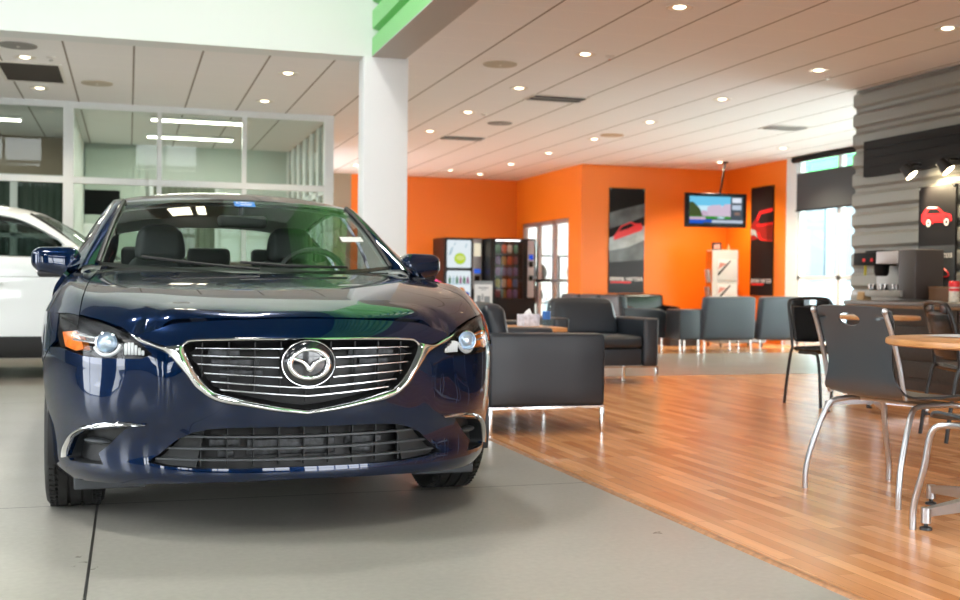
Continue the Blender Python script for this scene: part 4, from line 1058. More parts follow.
downlight(-.955, 11.59, 'round ceiling light beside the dark return grille, the nearer one')
downlight(-.95, 13.39, 'round ceiling light beside the dark return grille, the one toward the office')
downlight(1.53, 11.52, 'round ceiling light between header wall and office, nearer the white header')
downlight(1.51, 13.38, 'round ceiling light between header wall and office, nearer the office front')
M_SPK = mat('speaker_beige', (.50, .45, .36), .7); M_SPKG = mat('speaker_grey', (.27, .26, .25), .7)
for x, y, m, lab in ((3.395, 10.32, M_SPK, 'round beige ceiling speaker nearest the green bulkhead'), (4.63, 14.06, M_SPKG, 'round grey ceiling speaker between the two slot vents'), (6.46, 14.58, mat('speaker_tan', (.55, .40, .27), .7), 'round tan ceiling speaker in front of the orange wall'),
                    (-.968, 11.03, M_SPKG, 'round grey ceiling speaker next to the dark return grille'), (-.336, 12.83, M_SPK, 'round beige ceiling speaker right of the dark return grille')):
    t = thing('ceiling_speaker', lab, 'speaker', (x, y, CEIL), 0, 'round ceiling speakers')
    mb = MB(); mb.lathe([(.165, -.001), (.162, -.010), (.145, -.012), (.0, -.013)], 36); mb.build('speaker_grille', m, t)
    mb = MB(); mb.lathe([(.0145, -.013), (.012, -.018), (0, -.019)], 12); mb.build('badge', M_RIM, t)
M_VENTD = mat('vent_dark', (.05, .04, .035), .8)
for x, y, lx, ly, lab, dark in ((4.61, 11.96, .61, .30, 'rectangular ceiling vent nearer the camera, above the armchairs', 1), (4.58, 15.64, .61, .30, 'rectangular ceiling vent farther back, toward the vending machines', 1), (8.25, 13.05, .52, .30, 'rectangular ceiling vent near the tall window', 0), (-.955, 12.42, .56, 1.06, 'large dark square return grille in the ceiling at the left', 2)):
    t = thing('ceiling_vent', lab, 'vent', (x, y, CEIL), 0, 'ceiling air vents'); hx, hy = lx/2, ly/2
    mb = MB(); mb.box(-hx-.03, hx+.03, -hy-.03, -hy, -.012, -.001); mb.box(-hx-.03, hx+.03, hy, hy+.03, -.012, -.001); mb.box(-hx-.03, -hx, -hy, hy, -.012, -.001); mb.box(hx, hx+.03, -hy, hy, -.012, -.001); mb.build('vent_frame', M_RIM, t)
    mb = MB(); mb.box(-hx, hx, -hy, hy, -.004, -.001); mb.build('vent_back', M_VENTD, t)
    if dark < 2:
        n = 4
        for k in range(n):
            yy = -hy+(k+.5)*ly/n; mb = MB(); mb.T = Matrix.Translation((0, yy, -.012)) @ Matrix.Rotation(.7, 4, 'X'); mb.box(-hx, hx, -.022, .022, -.0015, .0015); mb.T = None; mb.build('vent_slat', M_RIM if (k % 2 or not dark) else M_SPKG, t)
for x, y, lab in ((4.227, 9.61, 'small ceiling sprinkler beside the second light of the left row'), (4.20, 13.39, 'small ceiling sprinkler beside the fourth light of the left row'), (6.655, 9.75, 'small ceiling sprinkler above the corrugated wall end'), (-.718, 11.50, 'small ceiling sprinkler above the dark return grille')):
    t = thing('sprinkler', lab, 'sprinkler', (x, y, CEIL), 0, 'ceiling sprinklers')
    mb = MB(); mb.lathe([(0, .0), (.045, .0), (.04, -.010), (.015, -.014)], 20); mb.build('escutcheon', M_RIM, t)
    mb = MB(); mb.cyl((0, 0, -.01), (0, 0, -.03), .008, n=8); mb.cyl((0, 0, -.03), (0, 0, -.034), .02, n=12); mb.build('nozzle', M_CHROME, t)
# ---------------------------------------------------------------- furniture and objects
M_LEATHER = mat('black_leather', (.017, .024, .034), .40, spec=.6, bump=(160, .12)); M_LEATHG = mat('glossy_black_leather', (.008, .0085, .010), .25, spec=.5)
M_WOODT = mat('oak_table_top', (.56, .27, .10), .3, noise=(9, .18)); M_BROWN = mat('dark_brown_veneer', (.040, .018, .011), .35, noise=(12, .3))
M_SHELL = mat('black_chair_shell', (.055, .067, .077), .30, spec=.9); M_SILVER = mat('silver_tube', (.55, .57, .60), .28, .85); M_FRAMEB = mat('black_tube', (.013, .013, .014), .3)
M_PAPER = mat('paper_white', (.80, .82, .84), .6)

def club_chair(label, loc, rz, w=1.07, group='black leather club armchairs'):
    """square armchair facing -Y: two slab arms, box base, cushions, chrome legs under a chrome rail"""
    t = thing('armchair', label, 'armchair', loc, rz, group); h = w/2; d = .385; a = .155
    mb = MB(); mb.rbox(-h+a, h-a, -d+.03, d-.02, .175, .335, .015); mb.build('seat_base', M_LEATHER, t)
    mb = MB(); mb.rbox(-h+a+.004, h-a-.004, -d+.005, d-.14, .34, .455, .035, n=4, puff=.012); mb.build('seat_cushion', M_LEATHER, t)
    mb = MB(); mb.rbox(-h+a+.004, h-a-.004, d-.17, d-.02, .44, .80, .05, n=4, puff=.015, fn=lambda x, y, z: (x*(1-.50*max(0, z-.50)), y+(z-.44)*.14-.05, z)); mb.build('back_cushion', M_LEATHER, t)
    mb = MB(); mb.rbox(-h+a, h-a, d-.05, d, .175, .62, .012); mb.build('back_panel', M_LEATHER, t)
    for sg in (-1, 1):
        mb = MB(); x0, x1 = (h-a, h) if sg > 0 else (-h, -h+a); mb.rbox(x0, x1, -d, d, .172, .625, .022, n=3, puff=.004); mb.build('arm', M_LEATHER, t)
    mb = MB()
    for sg in (-1, 1): mb.box(sg*(h-.012)-.012, sg*(h-.012)+.012, -d, d, .158, .172); mb.box(-h+.024, h-.024, sg*(d-.012)-.012, sg*(d-.012)+.012, .158, .172)
    mb.build('base_rail', M_CHROME, t)
    for sx in (-1, 1):
        for sy in (-1, 1):
            mb = MB(); mb.rbox(sx*(h-.014)-.013, sx*(h-.014)+.013, sy*(d-.014)-.013, sy*(d-.014)+.013, .006, .160, .003); mb.build('leg', M_CHROME, t)
    return t
club_chair('black leather armchair right beside the blue car, its plain side facing the camera', (2.495, 7.095, 0), PI/2)
club_chair('black leather armchair facing the camera with open seat, beyond the oak side table', (4.295, 10.135, 0), 0)
club_chair('black leather armchair mostly hidden behind the one beside the blue car', (2.93, 9.62, 0), PI/2)

def lounge_chair(label, loc, rz, arms=(1, 1), m=None, group='low lounge chairs in the waiting area', w=.735, flare=.05):
    """reception chair facing -Y with sloped arms and tapered back on four chrome legs"""
    m = m or M_LEATHER
    t = thing('lounge_chair', label, 'chair', loc, rz, group); h = w/2
    mb = MB(); mb.rbox(-h+.03, h-.03, -.35, .24, .18, .43, .05, n=4, puff=.012); mb.build('seat', m, t)
    mb = MB(); mb.rbox(-h, h, .22, .36, .17, .80, .045, n=4, puff=.008, fn=lambda x, y, z: (x*(1+flare*(.5-(z-.17)/.63)), y+(z-.17)*.10-.02, z)); mb.build('backrest', m, t)
    for sg, on in zip((-1, 1), arms):
        if not on: continue
        mb = MB(); mb.prism([(-.34, .18), (.30, .18), (.33, .62), (.24, .62), (-.26, .60), (-.35, .56)], sg*h-.035, sg*h+.035, axis='X')
        ar = mb.build('arm', m, t); bv = ar.modifiers.new('soft_edge', 'BEVEL'); bv.width = .014; bv.segments = 3
    for sx in (-1, 1):
        for sy in (-.31, .30):
            mb = MB(); mb.cyl((sx*(h-.04), sy, .003), (sx*(h-.04), sy, .19), .013, n=10); mb.build('leg', M_CHROME, t)
    return t
for k, lab in enumerate(('black lounge chair seen side-on, nearest of the row behind the open armchair', 'black lounge chair, middle of the row in front of the tall car poster', 'black lounge chair, farthest of the row, in front of the glazed door')):
    lounge_chair(lab, (7.20, 15.40+.80*k, 0), PI/2)
M_LEATHSKY = mat('skylit_black_leather', (.040, .048, .064), .40, spec=.55, bump=(160, .1))  # black leather again, with the window's sky sheen put into the colour
lounge_chair('sky-lit black lounge chair seen from behind, in front of the white display rack', (8.28, 14.80, 0), PI, arms=(0, 1), m=M_LEATHSKY, group='sky-lit black lounge chairs with their backs to the camera', w=.84)
lounge_chair('sky-lit black lounge chair seen from behind, nearer the tall window', (9.19, 14.80, 0), PI, arms=(0, 0), m=M_LEATHSKY, group='sky-lit black lounge chairs with their backs to the camera', w=.84)
t = lounge_chair('glossy black tub chair against the orange wall beside the dark brown table', (8.42, 17.45, 0), 0, m=M_LEATHG, group=None, w=.86, flare=-.02)
bx = thing('seat_divider', 'black upholstered end panel left of the sky-lit chair seen from behind', 'panel', (7.655, 14.6, 0))
mb = MB(); mb.rbox(-.165, .165, -.14, .30, .175, .61, .025); mb.build('panel', M_LEATHER, bx)
for sx in (-.15, .14):
    mb = MB(); mb.cyl((sx, -.12, .003), (sx, -.12, .18), .013, n=10); mb.build('leg', M_CHROME, bx)
ot = thing('ottoman', 'low pale grey ottoman glimpsed between the legs of the sky-lit chair', 'ottoman', (9.12, 15.75, 0))
mb = MB(); mb.rbox(-.42, .42, -.25, .25, .07, .30, .03, puff=.01); mb.build('seat', mat('ottoman_grey', (.33, .38, .45), .6), ot)
for sx in (-1, 1):
    for sy in (-1, 1):
        mb = MB(); mb.cyl((sx*.36, sy*.2, .003), (sx*.36, sy*.2, .08), .014, n=8); mb.build('leg', M_FRAMEB, ot)
bt = thing('side_table', 'dark brown box table holding magazines, left of the sky-lit chairs', 'table', (8.39, 16.25, 0))
mb = MB(); mb.rbox(-.26, .26, -.26, .26, .435, .472, .004); mb.build('tabletop', M_BROWN, bt)
for sg in (-1, 1):
    mb = MB(); mb.box(sg*.245-.015, sg*.245+.015, -.25, .25, .003, .435); mb.build('side_panel', M_BROWN, bt)
mb = MB(); mb.box(-.23, .23, -.24, -.21, .003, .435); mb.build('front_panel', M_BROWN, bt)
for k, (dx, dy, z, col, lab) in enumerate(((-.03, -.05, .473, (.75, .62, .10), 'yellow magazine on the dark brown box table'), (.09, -.08, .483, (.8, .8, .78), 'white magazine overlapping the yellow one on the brown table'))):
    mg = MB(); mg.rbox(-.11, .11, -.15, .15, 0, .010, .002); o = mg.build('magazine', mat('mag_%d' % k, col, .45)); o.location = (8.39+dx, 16.25+dy, z); o.rotation_euler = (0, 0, .3*k-.2)
    tag(o, lab, 'magazine', 'magazines on the brown table')
mg = MB(); mg.lathe([(0, 0), (.032, 0), (.036, .08), (.034, .08), (.03, .004), (0, .004)], 18); o = mg.build('paper_cup', M_PAPER); o.location = (8.56, 16.07, .473); tag(o, 'white paper cup on the dark brown box table', 'cup')

# oak side table between the armchairs, with tissue box and bottle
et = thing('side_table', 'oak topped side table behind the armchair beside the blue car', 'table', (3.00, 8.72, 0))
mb = MB(); mb.rbox(-.36, .36, -.31, .31, .555, .59, .006); mb.build('tabletop', M_WOODT, et)
mb = MB(); mb.cyl((-.01, -.05, .02), (-.01, -.05, .555), .028, n=16); mb.build('column', M_CHROME, et)
mb = MB(); mb.lathe([(0, .003), (.21, .003), (.21, .012), (.03, .022), (0, .022)], 32, c=(-.01, -.05, 0)); mb.build('base', M_CHROME, et)
tb = thing('tissue_box', 'white printed tissue box on the oak side table', 'box', (3.13, 8.70, .591), .15)
mb = MB(); mb.rbox(-.075, .075, -.06, .06, 0, .098, .004); mb.build('box', mat('tissue_box_print', (.70, .72, .82), .5, noise=(35, .25)), tb)
mb = MB(); mb.grid(lambda u, v: (-.035+.07*u, -.02+.04*v, .098+.045*math.sin(PI*u)*math.sin(PI*v)+.006*math.sin(12*u)), 8, 8); mb.build('tissue', M_PAPER, tb)
wb = thing('water_bottle', 'clear water bottle with blue label on the oak side table', 'bottle', (3.25, 8.60, .591))
mb = MB(); mb.lathe([(0, 0), (.032, 0), (.034, .01), (.034, .15), (.028, .18), (.013, .205), (.013, .22)], 20); mb.build('body', glass('bottle_plastic', (.80, .90, .95), 1.35), wb)
mb = MB(); mb.lathe([(.0346, .06), (.0346, .125)], 20); mb.build('label_band', mat('label_blue', (.03, .14, .45), .4), wb)
mb = MB(); mb.lathe([(0, .238), (.0145, .238), (.0145, .216), (.013, .214)], 16); mb.build('cap', M_PAPER, wb)

# ---- cafe: moulded shell chairs
def shell_chair(label, loc, rz, group='moulded black shell chairs with silver legs'):
    """one-piece shell facing -Y (hand slot in the back), silver tube frame"""
    t = thing('shell_chair', label, 'chair', loc, rz, group)
    # profile (y, z, half width) from back top to front edge; the back narrows at the waist
    pr = [(.335, .850, .226), (.303, .78, .220), (.275, .70, .198), (.255, .62, .184), (.243, .55, .192), (.228, .49, .218), (.195, .452, .232), (.12, .440, .228), (0, .438, .230), (-.12, .444, .228), (-.19, .440, .222), (-.225, .422, .21)]
    S = np.linspace(0, 1, len(pr)); fy, fz, fw_ = (spline(S, [p[k] for p in pr]) for k in range(3))
    def P(u, v, off=0.):
        x = -1+2*u; y, z, w = float(fy(v)), float(fz(v)), float(fw_(v))
        bk = max(0, 1-v/.42); e = abs(x)**2.5
        y2 = y-.035*e*bk; z2 = z+.018*e*(1-bk)*min(1, (v-.4)*6 if v > .4 else 0)
        if v < .06: z2 -= .022*abs(x)**6
        return np.array([x*w, y2, z2])
    nu, nv = 36, 84; mb = MB()
    slot = lambda u, v: ((u-.5)/.14)**2+((v-.075)/.036)**2 < 1
    keep = {(i, j): not slot((i+.5)/nu, (j+.5)/nv) for i in range(nu) for j in range(nv)}
    def uv(i, j):   # grid point, pulled onto the slot outline where it borders the opening
        u, v = i/nu, j/nv; cells = [keep.get((i-a, j-b), True) for a in (0, 1) for b in (0, 1)]
        if not all(cells) and any(cells):
            r = math.hypot((u-.5)/.14, (v-.075)/.036); u, v = .5+(u-.5)/r, .075+(v-.075)/r
        return u, v
    for side in (0, 1):
        o = len(mb.v)
        for i in range(nu+1):
            for j in range(nv+1):
                u, v = uv(i, j); p = P(u, v)
                e = 1e-3; n = np.cross(P(u+e, v)-P(u-e, v), P(u, v+e)-P(u, v-e)); n /= np.linalg.norm(n)+1e-9
                mb.v.append(tuple(p+n*(.005 if side else -.005)))
    NP = (nu+1)*(nv+1)
    # refined slot: move the nearest ring of vertices onto the ellipse
    for i in range(nu):
        for j in range(nv):
            if slot((i+.5)/nu, (j+.5)/nv): continue
            a = i*(nv+1)+j; f = [a, a+nv+1, a+nv+2, a+1]
            mb.f.append(f[::-1]); mb.m.append(0); mb.f.append([k+NP for k in f]); mb.m.append(0)
    ec = {}
    for f in [g for g in mb.f if g[0] < NP]:
        for a, b in zip(f, f[1:]+f[:1]): ec[(a, b)] = 1
    for (a, b) in list(ec):
        if (b, a) not in ec: mb.f.append([b, a, a+NP, b+NP]); mb.m.append(0)
    sh_ = mb.build('shell', M_SHELL, t, angle=60, fix=True)
    for sg in (-1, 1):
        # side tubes rising behind the back, then front and rear legs
        mb = MB(); mb.tube(smooth_poly([(sg*.208, .318, .825), (sg*.212, .275, .72), (sg*.215, .236, .60), (sg*.217, .214, .50), (sg*.217, .198, .452)], 4), .0105, n=8); mb.build('back_tube', M_SILVER, t)
        mb = MB(); mb.tube(smooth_poly([(sg*.20, .03, .420), (sg*.215, .12, .418), (sg*.24, .19, .385), (sg*.262, .265, .20), (sg*.272, .29, .09), (sg*.272, .292, .004)], 5), .0125, n=10); mb.build('leg', M_SILVER, t)
        mb = MB(); mb.tube(smooth_poly([(sg*.20, .03, .420), (sg*.215, -.10, .418), (sg*.245, -.165, .39), (sg*.255, -.195, .25), (sg*.268, -.235, .10), (sg*.270, -.238, .004)], 5), .0125, n=10); mb.build('leg', M_SILVER, t)
        mb = MB(); mb.ball((sg*.208, .319, .828), (.014, .014, .016), 12, 8); mb.build('cap', M_SILVER, t)
    mb = MB(); mb.tube([(-.20, .03, .420), (.20, .03, .420)], .011, n=8); mb.tube([(-.21, -.10, .418), (.21, -.10, .418)], .011, n=8); mb.build('cross_tube', M_SILVER, t)
    return t
shell_chair('black moulded shell chair with hand slot, seen from behind at the nearest oak table', (3.318, 4.285, 0), PI/2+.175)
shell_chair('black moulded shell chair tucked under the nearest table, mostly beyond the right edge', (3.135, 3.37, 0), PI-.04)

# ---- black steel-tube cafe chairs with padded backs
def cafe_chair(label, loc, rz, group='black padded cafe chairs'):
    t = thing('cafe_chair', label, 'chair', loc, rz, group)
    mb = MB(); mb.rbox(-.21, .21, -.21, .17, .425, .465, .02, n=4, puff=.012); mb.build('seat', M_LEATHG, t)
    bk = lambda x, y, z: (x*(1-.10*max(0, (z-.70)/.14)), y+(z-.5)*.22+.02*(abs(x)/.2)**2*-1, z)
    mb = MB(); mb.rbox(-.20, .20, .165, .20, .50, .785, .02, n=4, puff=.008, fn=bk); mb.build('backrest', M_LEATHG, t)
    # tube hoop over the top, leaving a hand gap
    pts = [(-.215, .17, .44), (-.216, .185, .60), (-.214, .225, .76), (-.195, .243, .822), (-.14, .250, .842), (0, .251, .846), (.14, .250, .842), (.195, .243, .822), (.214, .225, .76), (.216, .185, .60), (.215, .17, .44)]
    mb = MB(); mb.tube(smooth_poly(pts, 4), .0125, n=10); mb.build('back_hoop', M_FRAMEB, t)
    for sg in (-1, 1):
        mb = MB(); mb.rbox(min(sg*.185, sg*.062), max(sg*.185, sg*.062), .228, .246, .775, .835, .008); mb.build('hoop_cover', M_LEATHG, t)
    for sg in (-1, 1):
        mb = MB(); mb.tube(smooth_poly([(sg*.215, .17, .45), (sg*.218, .19, .40), (sg*.224, .225, .20), (sg*.228, .25, .004)], 4), .0125, n=10); mb.build('leg', M_FRAMEB, t)
        mb = MB(); mb.tube(smooth_poly([(sg*.20, .10, .418), (sg*.205, -.10, .418), (sg*.215, -.155, .37), (sg*.222, -.19, .20), (sg*.225, -.205, .004)], 4), .0125, n=10); mb.build('leg', M_FRAMEB, t)
    mb = MB(); mb.tube([(-.205, .02, .415), (.205, .02, .415)], .01, n=8); mb.build('cross_tube', M_FRAMEB, t)
    return t
cafe_chair('black padded cafe chair facing the camera behind the nearest shell chair', (5.295, 7.70, 0), .06)
cafe_chair('black padded cafe chair at the right edge, turned sideways beyond the nearest table', (5.0, 5.74, 0), PI/2-.35)

# ---- round oak tables
def cafe_table(label, loc, rz, r, arm, group='round oak cafe tables'):
    t = thing('cafe_table', label, 'table', loc, rz, group)
    mb = MB(); mb.lathe([(0, .730), (r-.012, .730), (r-.003, .726), (r, .716), (r-.002, .705), (r-.012, .700), (0, .700)], 56); mb.build('tabletop', M_WOODT, t)
    mb = MB(); mb.cyl((0, 0, .09), (0, 0, .70), .032, n=20); mb.cyl((0, 0, .685), (0, 0, .70), .11, n=24); mb.build('column', M_SILVER, t)
    for k in range(4):
        a = PI/2*k; mb = MB(); mb.T = Matrix.Rotation(a, 4, 'Z')
        mb.add([(.02, -.028, .075), (.02, .028, .075), (.02, .028, .135), (.02, -.028, .135), (arm, -.014, .055), (arm, .014, .055), (arm, .014, .085), (arm, -.014, .085)], [(0, 3, 2, 1), (4, 5, 6, 7), (0, 1, 5, 4), (2, 3, 7, 6), (1, 2, 6, 5), (3, 0, 4, 7)])
        mb.cyl((arm-.006, 0, .03), (arm-.006, 0, .088), .019, n=14); ar = mb.build('base_arm', M_SILVER, t)
        fb = MB(); fb.T = Matrix.Rotation(a, 4, 'Z'); fb.lathe([(0, .004), (.024, .004), (.022, .014), (.008, .018), (.008, .034)], 16, c=(arm-.006, 0, 0)); fb.build('levelling_foot', M_FRAMEB, ar)
    return t
cafe_table('round oak table at the right edge with papers on it, nearest the camera', (3.315, 3.63, 0), math.radians(-176), .455, .40)
cafe_table('small round oak table half hidden behind the nearest shell chair', (5.32, 7.12, 0), math.radians(62), .30, .36)
for k, (x, y, a, lab) in enumerate(((3.30, 3.86, .3, 'white newspaper sheet on the nearest oak table, the left one'), (3.58, 3.83, -.2, 'white newspaper sheet on the nearest oak table, the right one'))):
    mb = MB(); mb.grid(lambda u, v: (-.14+.28*u, -.10+.2*v, .0015+.003*math.sin(3*u+k)), 10, 6); o = mb.build('newspaper', mat('newsprint_%d' % k, (.62, .62, .62), .8, noise=(60, .25))); o.location = (x, y, .7315); o.rotation_euler = (0, 0, a); tag(o, lab, 'newspaper', 'newspapers on the nearest table')

# ---- coffee counter
cnt = thing('counter', 'long dark brown panelled counter along the corrugated wall', 'counter', (7.06, 6.4, 0)); M_LAM = mat('dark_laminate', (.042, .035, .031), .55, spec=.25, noise=(70, .35)); M_TOPD = mat('counter_top', (.105, .092, .082), .35, noise=(50, .2))
mb = MB(); mb.box(-.27, .32, -3.2, 3.18, .10, .775); mb.build('carcass', M_LAM, cnt)
mb = MB(); mb.rbox(-.30, .325, -3.22, 3.20, .776, .815, .008); mb.build('worktop', M_TOPD, cnt)
mb = MB(); mb.box(-.285, -.262, -3.2, 3.18, .752, .775); mb.build('wood_edge', mat('counter_edge', (.23, .12, .045), .45), cnt)
mb = MB(); mb.box(-.20, .3, -3.15, 3.12, .004, .10); mb.build('plinth', M_BROWN, cnt)
for z in (.13, .29, .445, .60):
    for k in range(4):
        mb = MB(); mb.rbox(-.284, -.268, -3.18+1.595*k, -3.18+1.585*(k+1), z, z+.145, .003); mb.build('front_panel', M_LAM, cnt)

# espresso machine
em = thing('espresso_machine', 'black and steel espresso machine on the coffee counter', 'coffee machine', (7.10, 9.22, .816)); M_EMS = mat('machine_steel', (.30, .29, .27), .35, .6); M_RED = mat('red_plastic', (.75, .015, .02), .3)
mb = MB(); mb.rbox(-.20, .20, -.30, .44, .035, .10, .008); mb.build('drip_base', M_EMS, em)
mb = MB(); mb.rbox(-.16, .16, -.46, -.22, .02, .485, .012); mb.build('side_tower', mat('machine_brown', (.045, .036, .034), .4), em)
mb = MB(); mb.rbox(.06, .19, -.22, .40, .10, .46, .01); mb.build('rear_body', M_EMS, em)
mb = MB(); mb.rbox(-.17, .19, -.22, .10, .355, .475, .008); mb.build('head_panel', mat('machine_panel', (.46, .44, .45), .35, .3), em)
mb = MB(); mb.rbox(-.17, .19, .102, .46, .345, .470, .012); mb.build('control_box', M_BLACK, em)
mb = MB(); mb.rbox(-.15, .16, .02, .30, .471, .490, .006); mb.build('cup_tray', M_BLACK, em)
for y in (.16, .28): 
    mb = MB(); mb.cyl((-.171, y, .395), (-.180, y, .395), .018, n=14); mb.build('button', M_RED, em)
mb = MB(); mb.ball((-.10, .485, .425), (.04, .03, .045)); mb.build('red_knob', M_RED, em)
mb = MB(); mb.lathe([(.075, .345), (.07, .27), (.055, .24), (.0, .238)], 20, c=(-.06, .16, 0)); mb.build('brew_head', M_BLACK, em)
mb = MB(); mb.cyl((-.10, .36, .25), (-.10, .36, .345), .014, n=10); mb.build('steam_handle', mat('yellow_plastic', (.55, .48, .03), .4), em)
for y in (-.12, .06, .24):
    mb = MB(); mb.lathe([(0, .101), (.038, .101), (.042, .16), (.038, .16), (.034, .108), (0, .106)], 16, c=(-.10, y, 0)); mb.build('metal_jug', M_CHROME, em)
mb = MB(); mb.box(-.19, .05, -.21, .42, .086, .101); mb.build('drip_grate', M_BLACK, em)
wb_ = thing('wooden_box', 'brown wooden box right of the espresso machine', 'box', (7.12, 8.52, .816)); mb = MB(); mb.rbox(-.10, .10, -.12, .15, .002, .125, .006); mb.build('box_body', mat('brown_box', (.12, .055, .022), .5), wb_)
mb = MB(); mb.rbox(-.105, .105, -.125, .155, .126, .138, .004); mb.build('lid', mat('brown_lid', (.15, .075, .03), .45), wb_)
cc = thing('canister', 'white canister with a red lid standing at the right end of the counter', 'canister', (6.98, 8.285, .816)); mb = MB(); mb.lathe([(0, 0), (.042, 0), (.044, .006), (.044, .135), (.0, .135)], 24); mb.build('body', mat('canister_white', (.72, .66, .56), .4, noise=(40, .3)), cc)
mb = MB(); mb.lathe([(.046, .136), (.047, .18), (.040, .188), (0, .188)], 24); mb.build('lid', M_RED, cc)
mb = MB(); mb.lathe([(.0445, .10), (.0445, .125)], 24); mb.build('stripe', M_RED, cc)
nb = thing('napkin_holder', 'small wooden napkin holder left of the espresso machine', 'holder', (7.04, 9.83, .816)) if False else None
for x, y, s_, lab in ((6.98, 9.40, .10, 'small tan paper bag in front of the espresso machine'),):
    pass
pb = thing('paper_bag', 'small tan paper bag at the left end of the coffee counter', 'bag', (7.08, 9.51-.0, .816)); pb.location = (6.93, 9.50, .816)
mb = MB(); mb.rbox(-.05, .05, -.055, .055, .001, .085, .008, fn=lambda x, y, z: (x*(1-.5*z/.085*.6), y, z)); mb.build('bag_body', mat('tan_paper', (.42, .27, .13), .8), pb)

# black menu board, spot lamps and poster on the corrugated wall
mn = thing('menu_board', 'long black board mounted high on the corrugated metal wall', 'board', (7.36, 7.9, 2.28))
mb = MB(); mb.box(-.03, .022, -2.2, 2.19, -.185, .185); mb.build('board', M_BLACK, mn)
for k in range(4):
    mb = MB(); mb.box(-.036, -.030, -2.19, 2.18, -.175+.092*k, -.10+.092*k); mb.build('board_slat', mat('board_slat', (.010, .0095, .0095), .5, spec=.15), mn)
for k, (x, y, lab) in enumerate(((7.18, 9.19, 'black spot lamp under the menu board, the one nearer the tall window'), (7.18, 8.68, 'black spot lamp under the menu board, the one nearer the right edge'))):
    t = thing('spot_lamp', lab, 'lamp', (x, y, 2.04), 0, 'spot lamps under the menu board')
    mb = MB(); mb.tube([(.15, 0, .10), (.06, .0, .10), (0, 0, .04)], .012, n=8); mb.build('bracket', M_FRAMEB, t)
    mb = MB(); ax = Vector((.34, -.58, -.74)).normalized(); a = Vector((0, 0, .03)); mb.cyl(a-ax*.06, a+ax*.065, .045, .066, n=24, caps=False); mb.cyl(a-ax*.06, a-ax*.062, .045, n=24); mb.build('shade', M_FRAMEB, t)
    mb = MB(); mb.cyl(a+ax*.052, a+ax*.056, .058, n=24); mb.build('bulb', emat('spot_bulb_%d' % k, (1, .80, .48), 22), t)
    L = bpy.data.lights.new('spot_beam', 'SPOT'); L.energy = 40; L.color = (1, .80, .50); L.spot_size = 1.9; L.spot_blend = .6; L.shadow_soft_size = .05
    lo = bpy.data.objects.new('spot_beam', L); COL.objects.link(lo); lo.parent = t; lo.location = a+ax*.075; lo.rotation_euler = ax.to_track_quat('-Z', 'Y').to_euler()

M_PBLK = mat('poster_black', (.009, .008, .009), .5, spec=.15); M_PGREY = mat('poster_slate', (.045, .052, .060), .5, spec=.2); M_PRED = mat('poster_red', (.70, .012, .016), .35); M_PWHITE = mat('poster_white', (.80, .80, .82), .5)
M_PSKY = mat('poster_haze', (.10, .12, .13), .45, noise=(3, .6)); M_PPALE = mat('poster_mist', (.34, .40, .41), .45, noise=(4, .4)); M_PDKRED = mat('poster_dark_red', (.22, .006, .010), .35)
GLY = {'D': ['110', '101', '101', '101', '110'], 'R': ['110', '101', '110', '101', '101'], 'I': ['1', '1', '1', '1', '1'], 'V': ['101', '101', '101', '101', '010'], 'N': ['1001', '1101', '1011', '1001', '1001'], 'G': ['111', '100', '101', '101', '111'],
       'M': ['10001', '11011', '10101', '10001', '10001'], 'A': ['010', '101', '111', '101', '101'], 'T': ['111', '010', '010', '010', '010'], 'E': ['111', '100', '110', '100', '111'], 'S': ['111', '100', '111', '001', '111'], ' ': ['00', '00', '00', '00', '00']}
def lettering(mb, text, x0, x1, z0, z1, y, mi):
    W = sum(len(GLY[c][0])+1 for c in text)-1; u = (x1-x0)/W; v = (z1-z0)/5; x = x0
    for c in text:
        g = GLY[c]
        for r, row in enumerate(g):
            for k, b in enumerate(row):
                if b == '1': mb.quad((x+k*u, y, z1-(r+1)*v), (x+(k+1)*u, y, z1-(r+1)*v), (x+(k+1)*u, y, z1-r*v), (x+k*u, y, z1-r*v), mi)
        x += (len(g[0])+1)*u
def poly(mb, pts, y, mi): mb.add([(a, y, b) for a, b in pts], [tuple(range(len(pts)))], mi)
PM = [M_PBLK, M_PGREY, M_PRED, M_PWHITE, M_PSKY, M_PPALE, M_PDKRED]
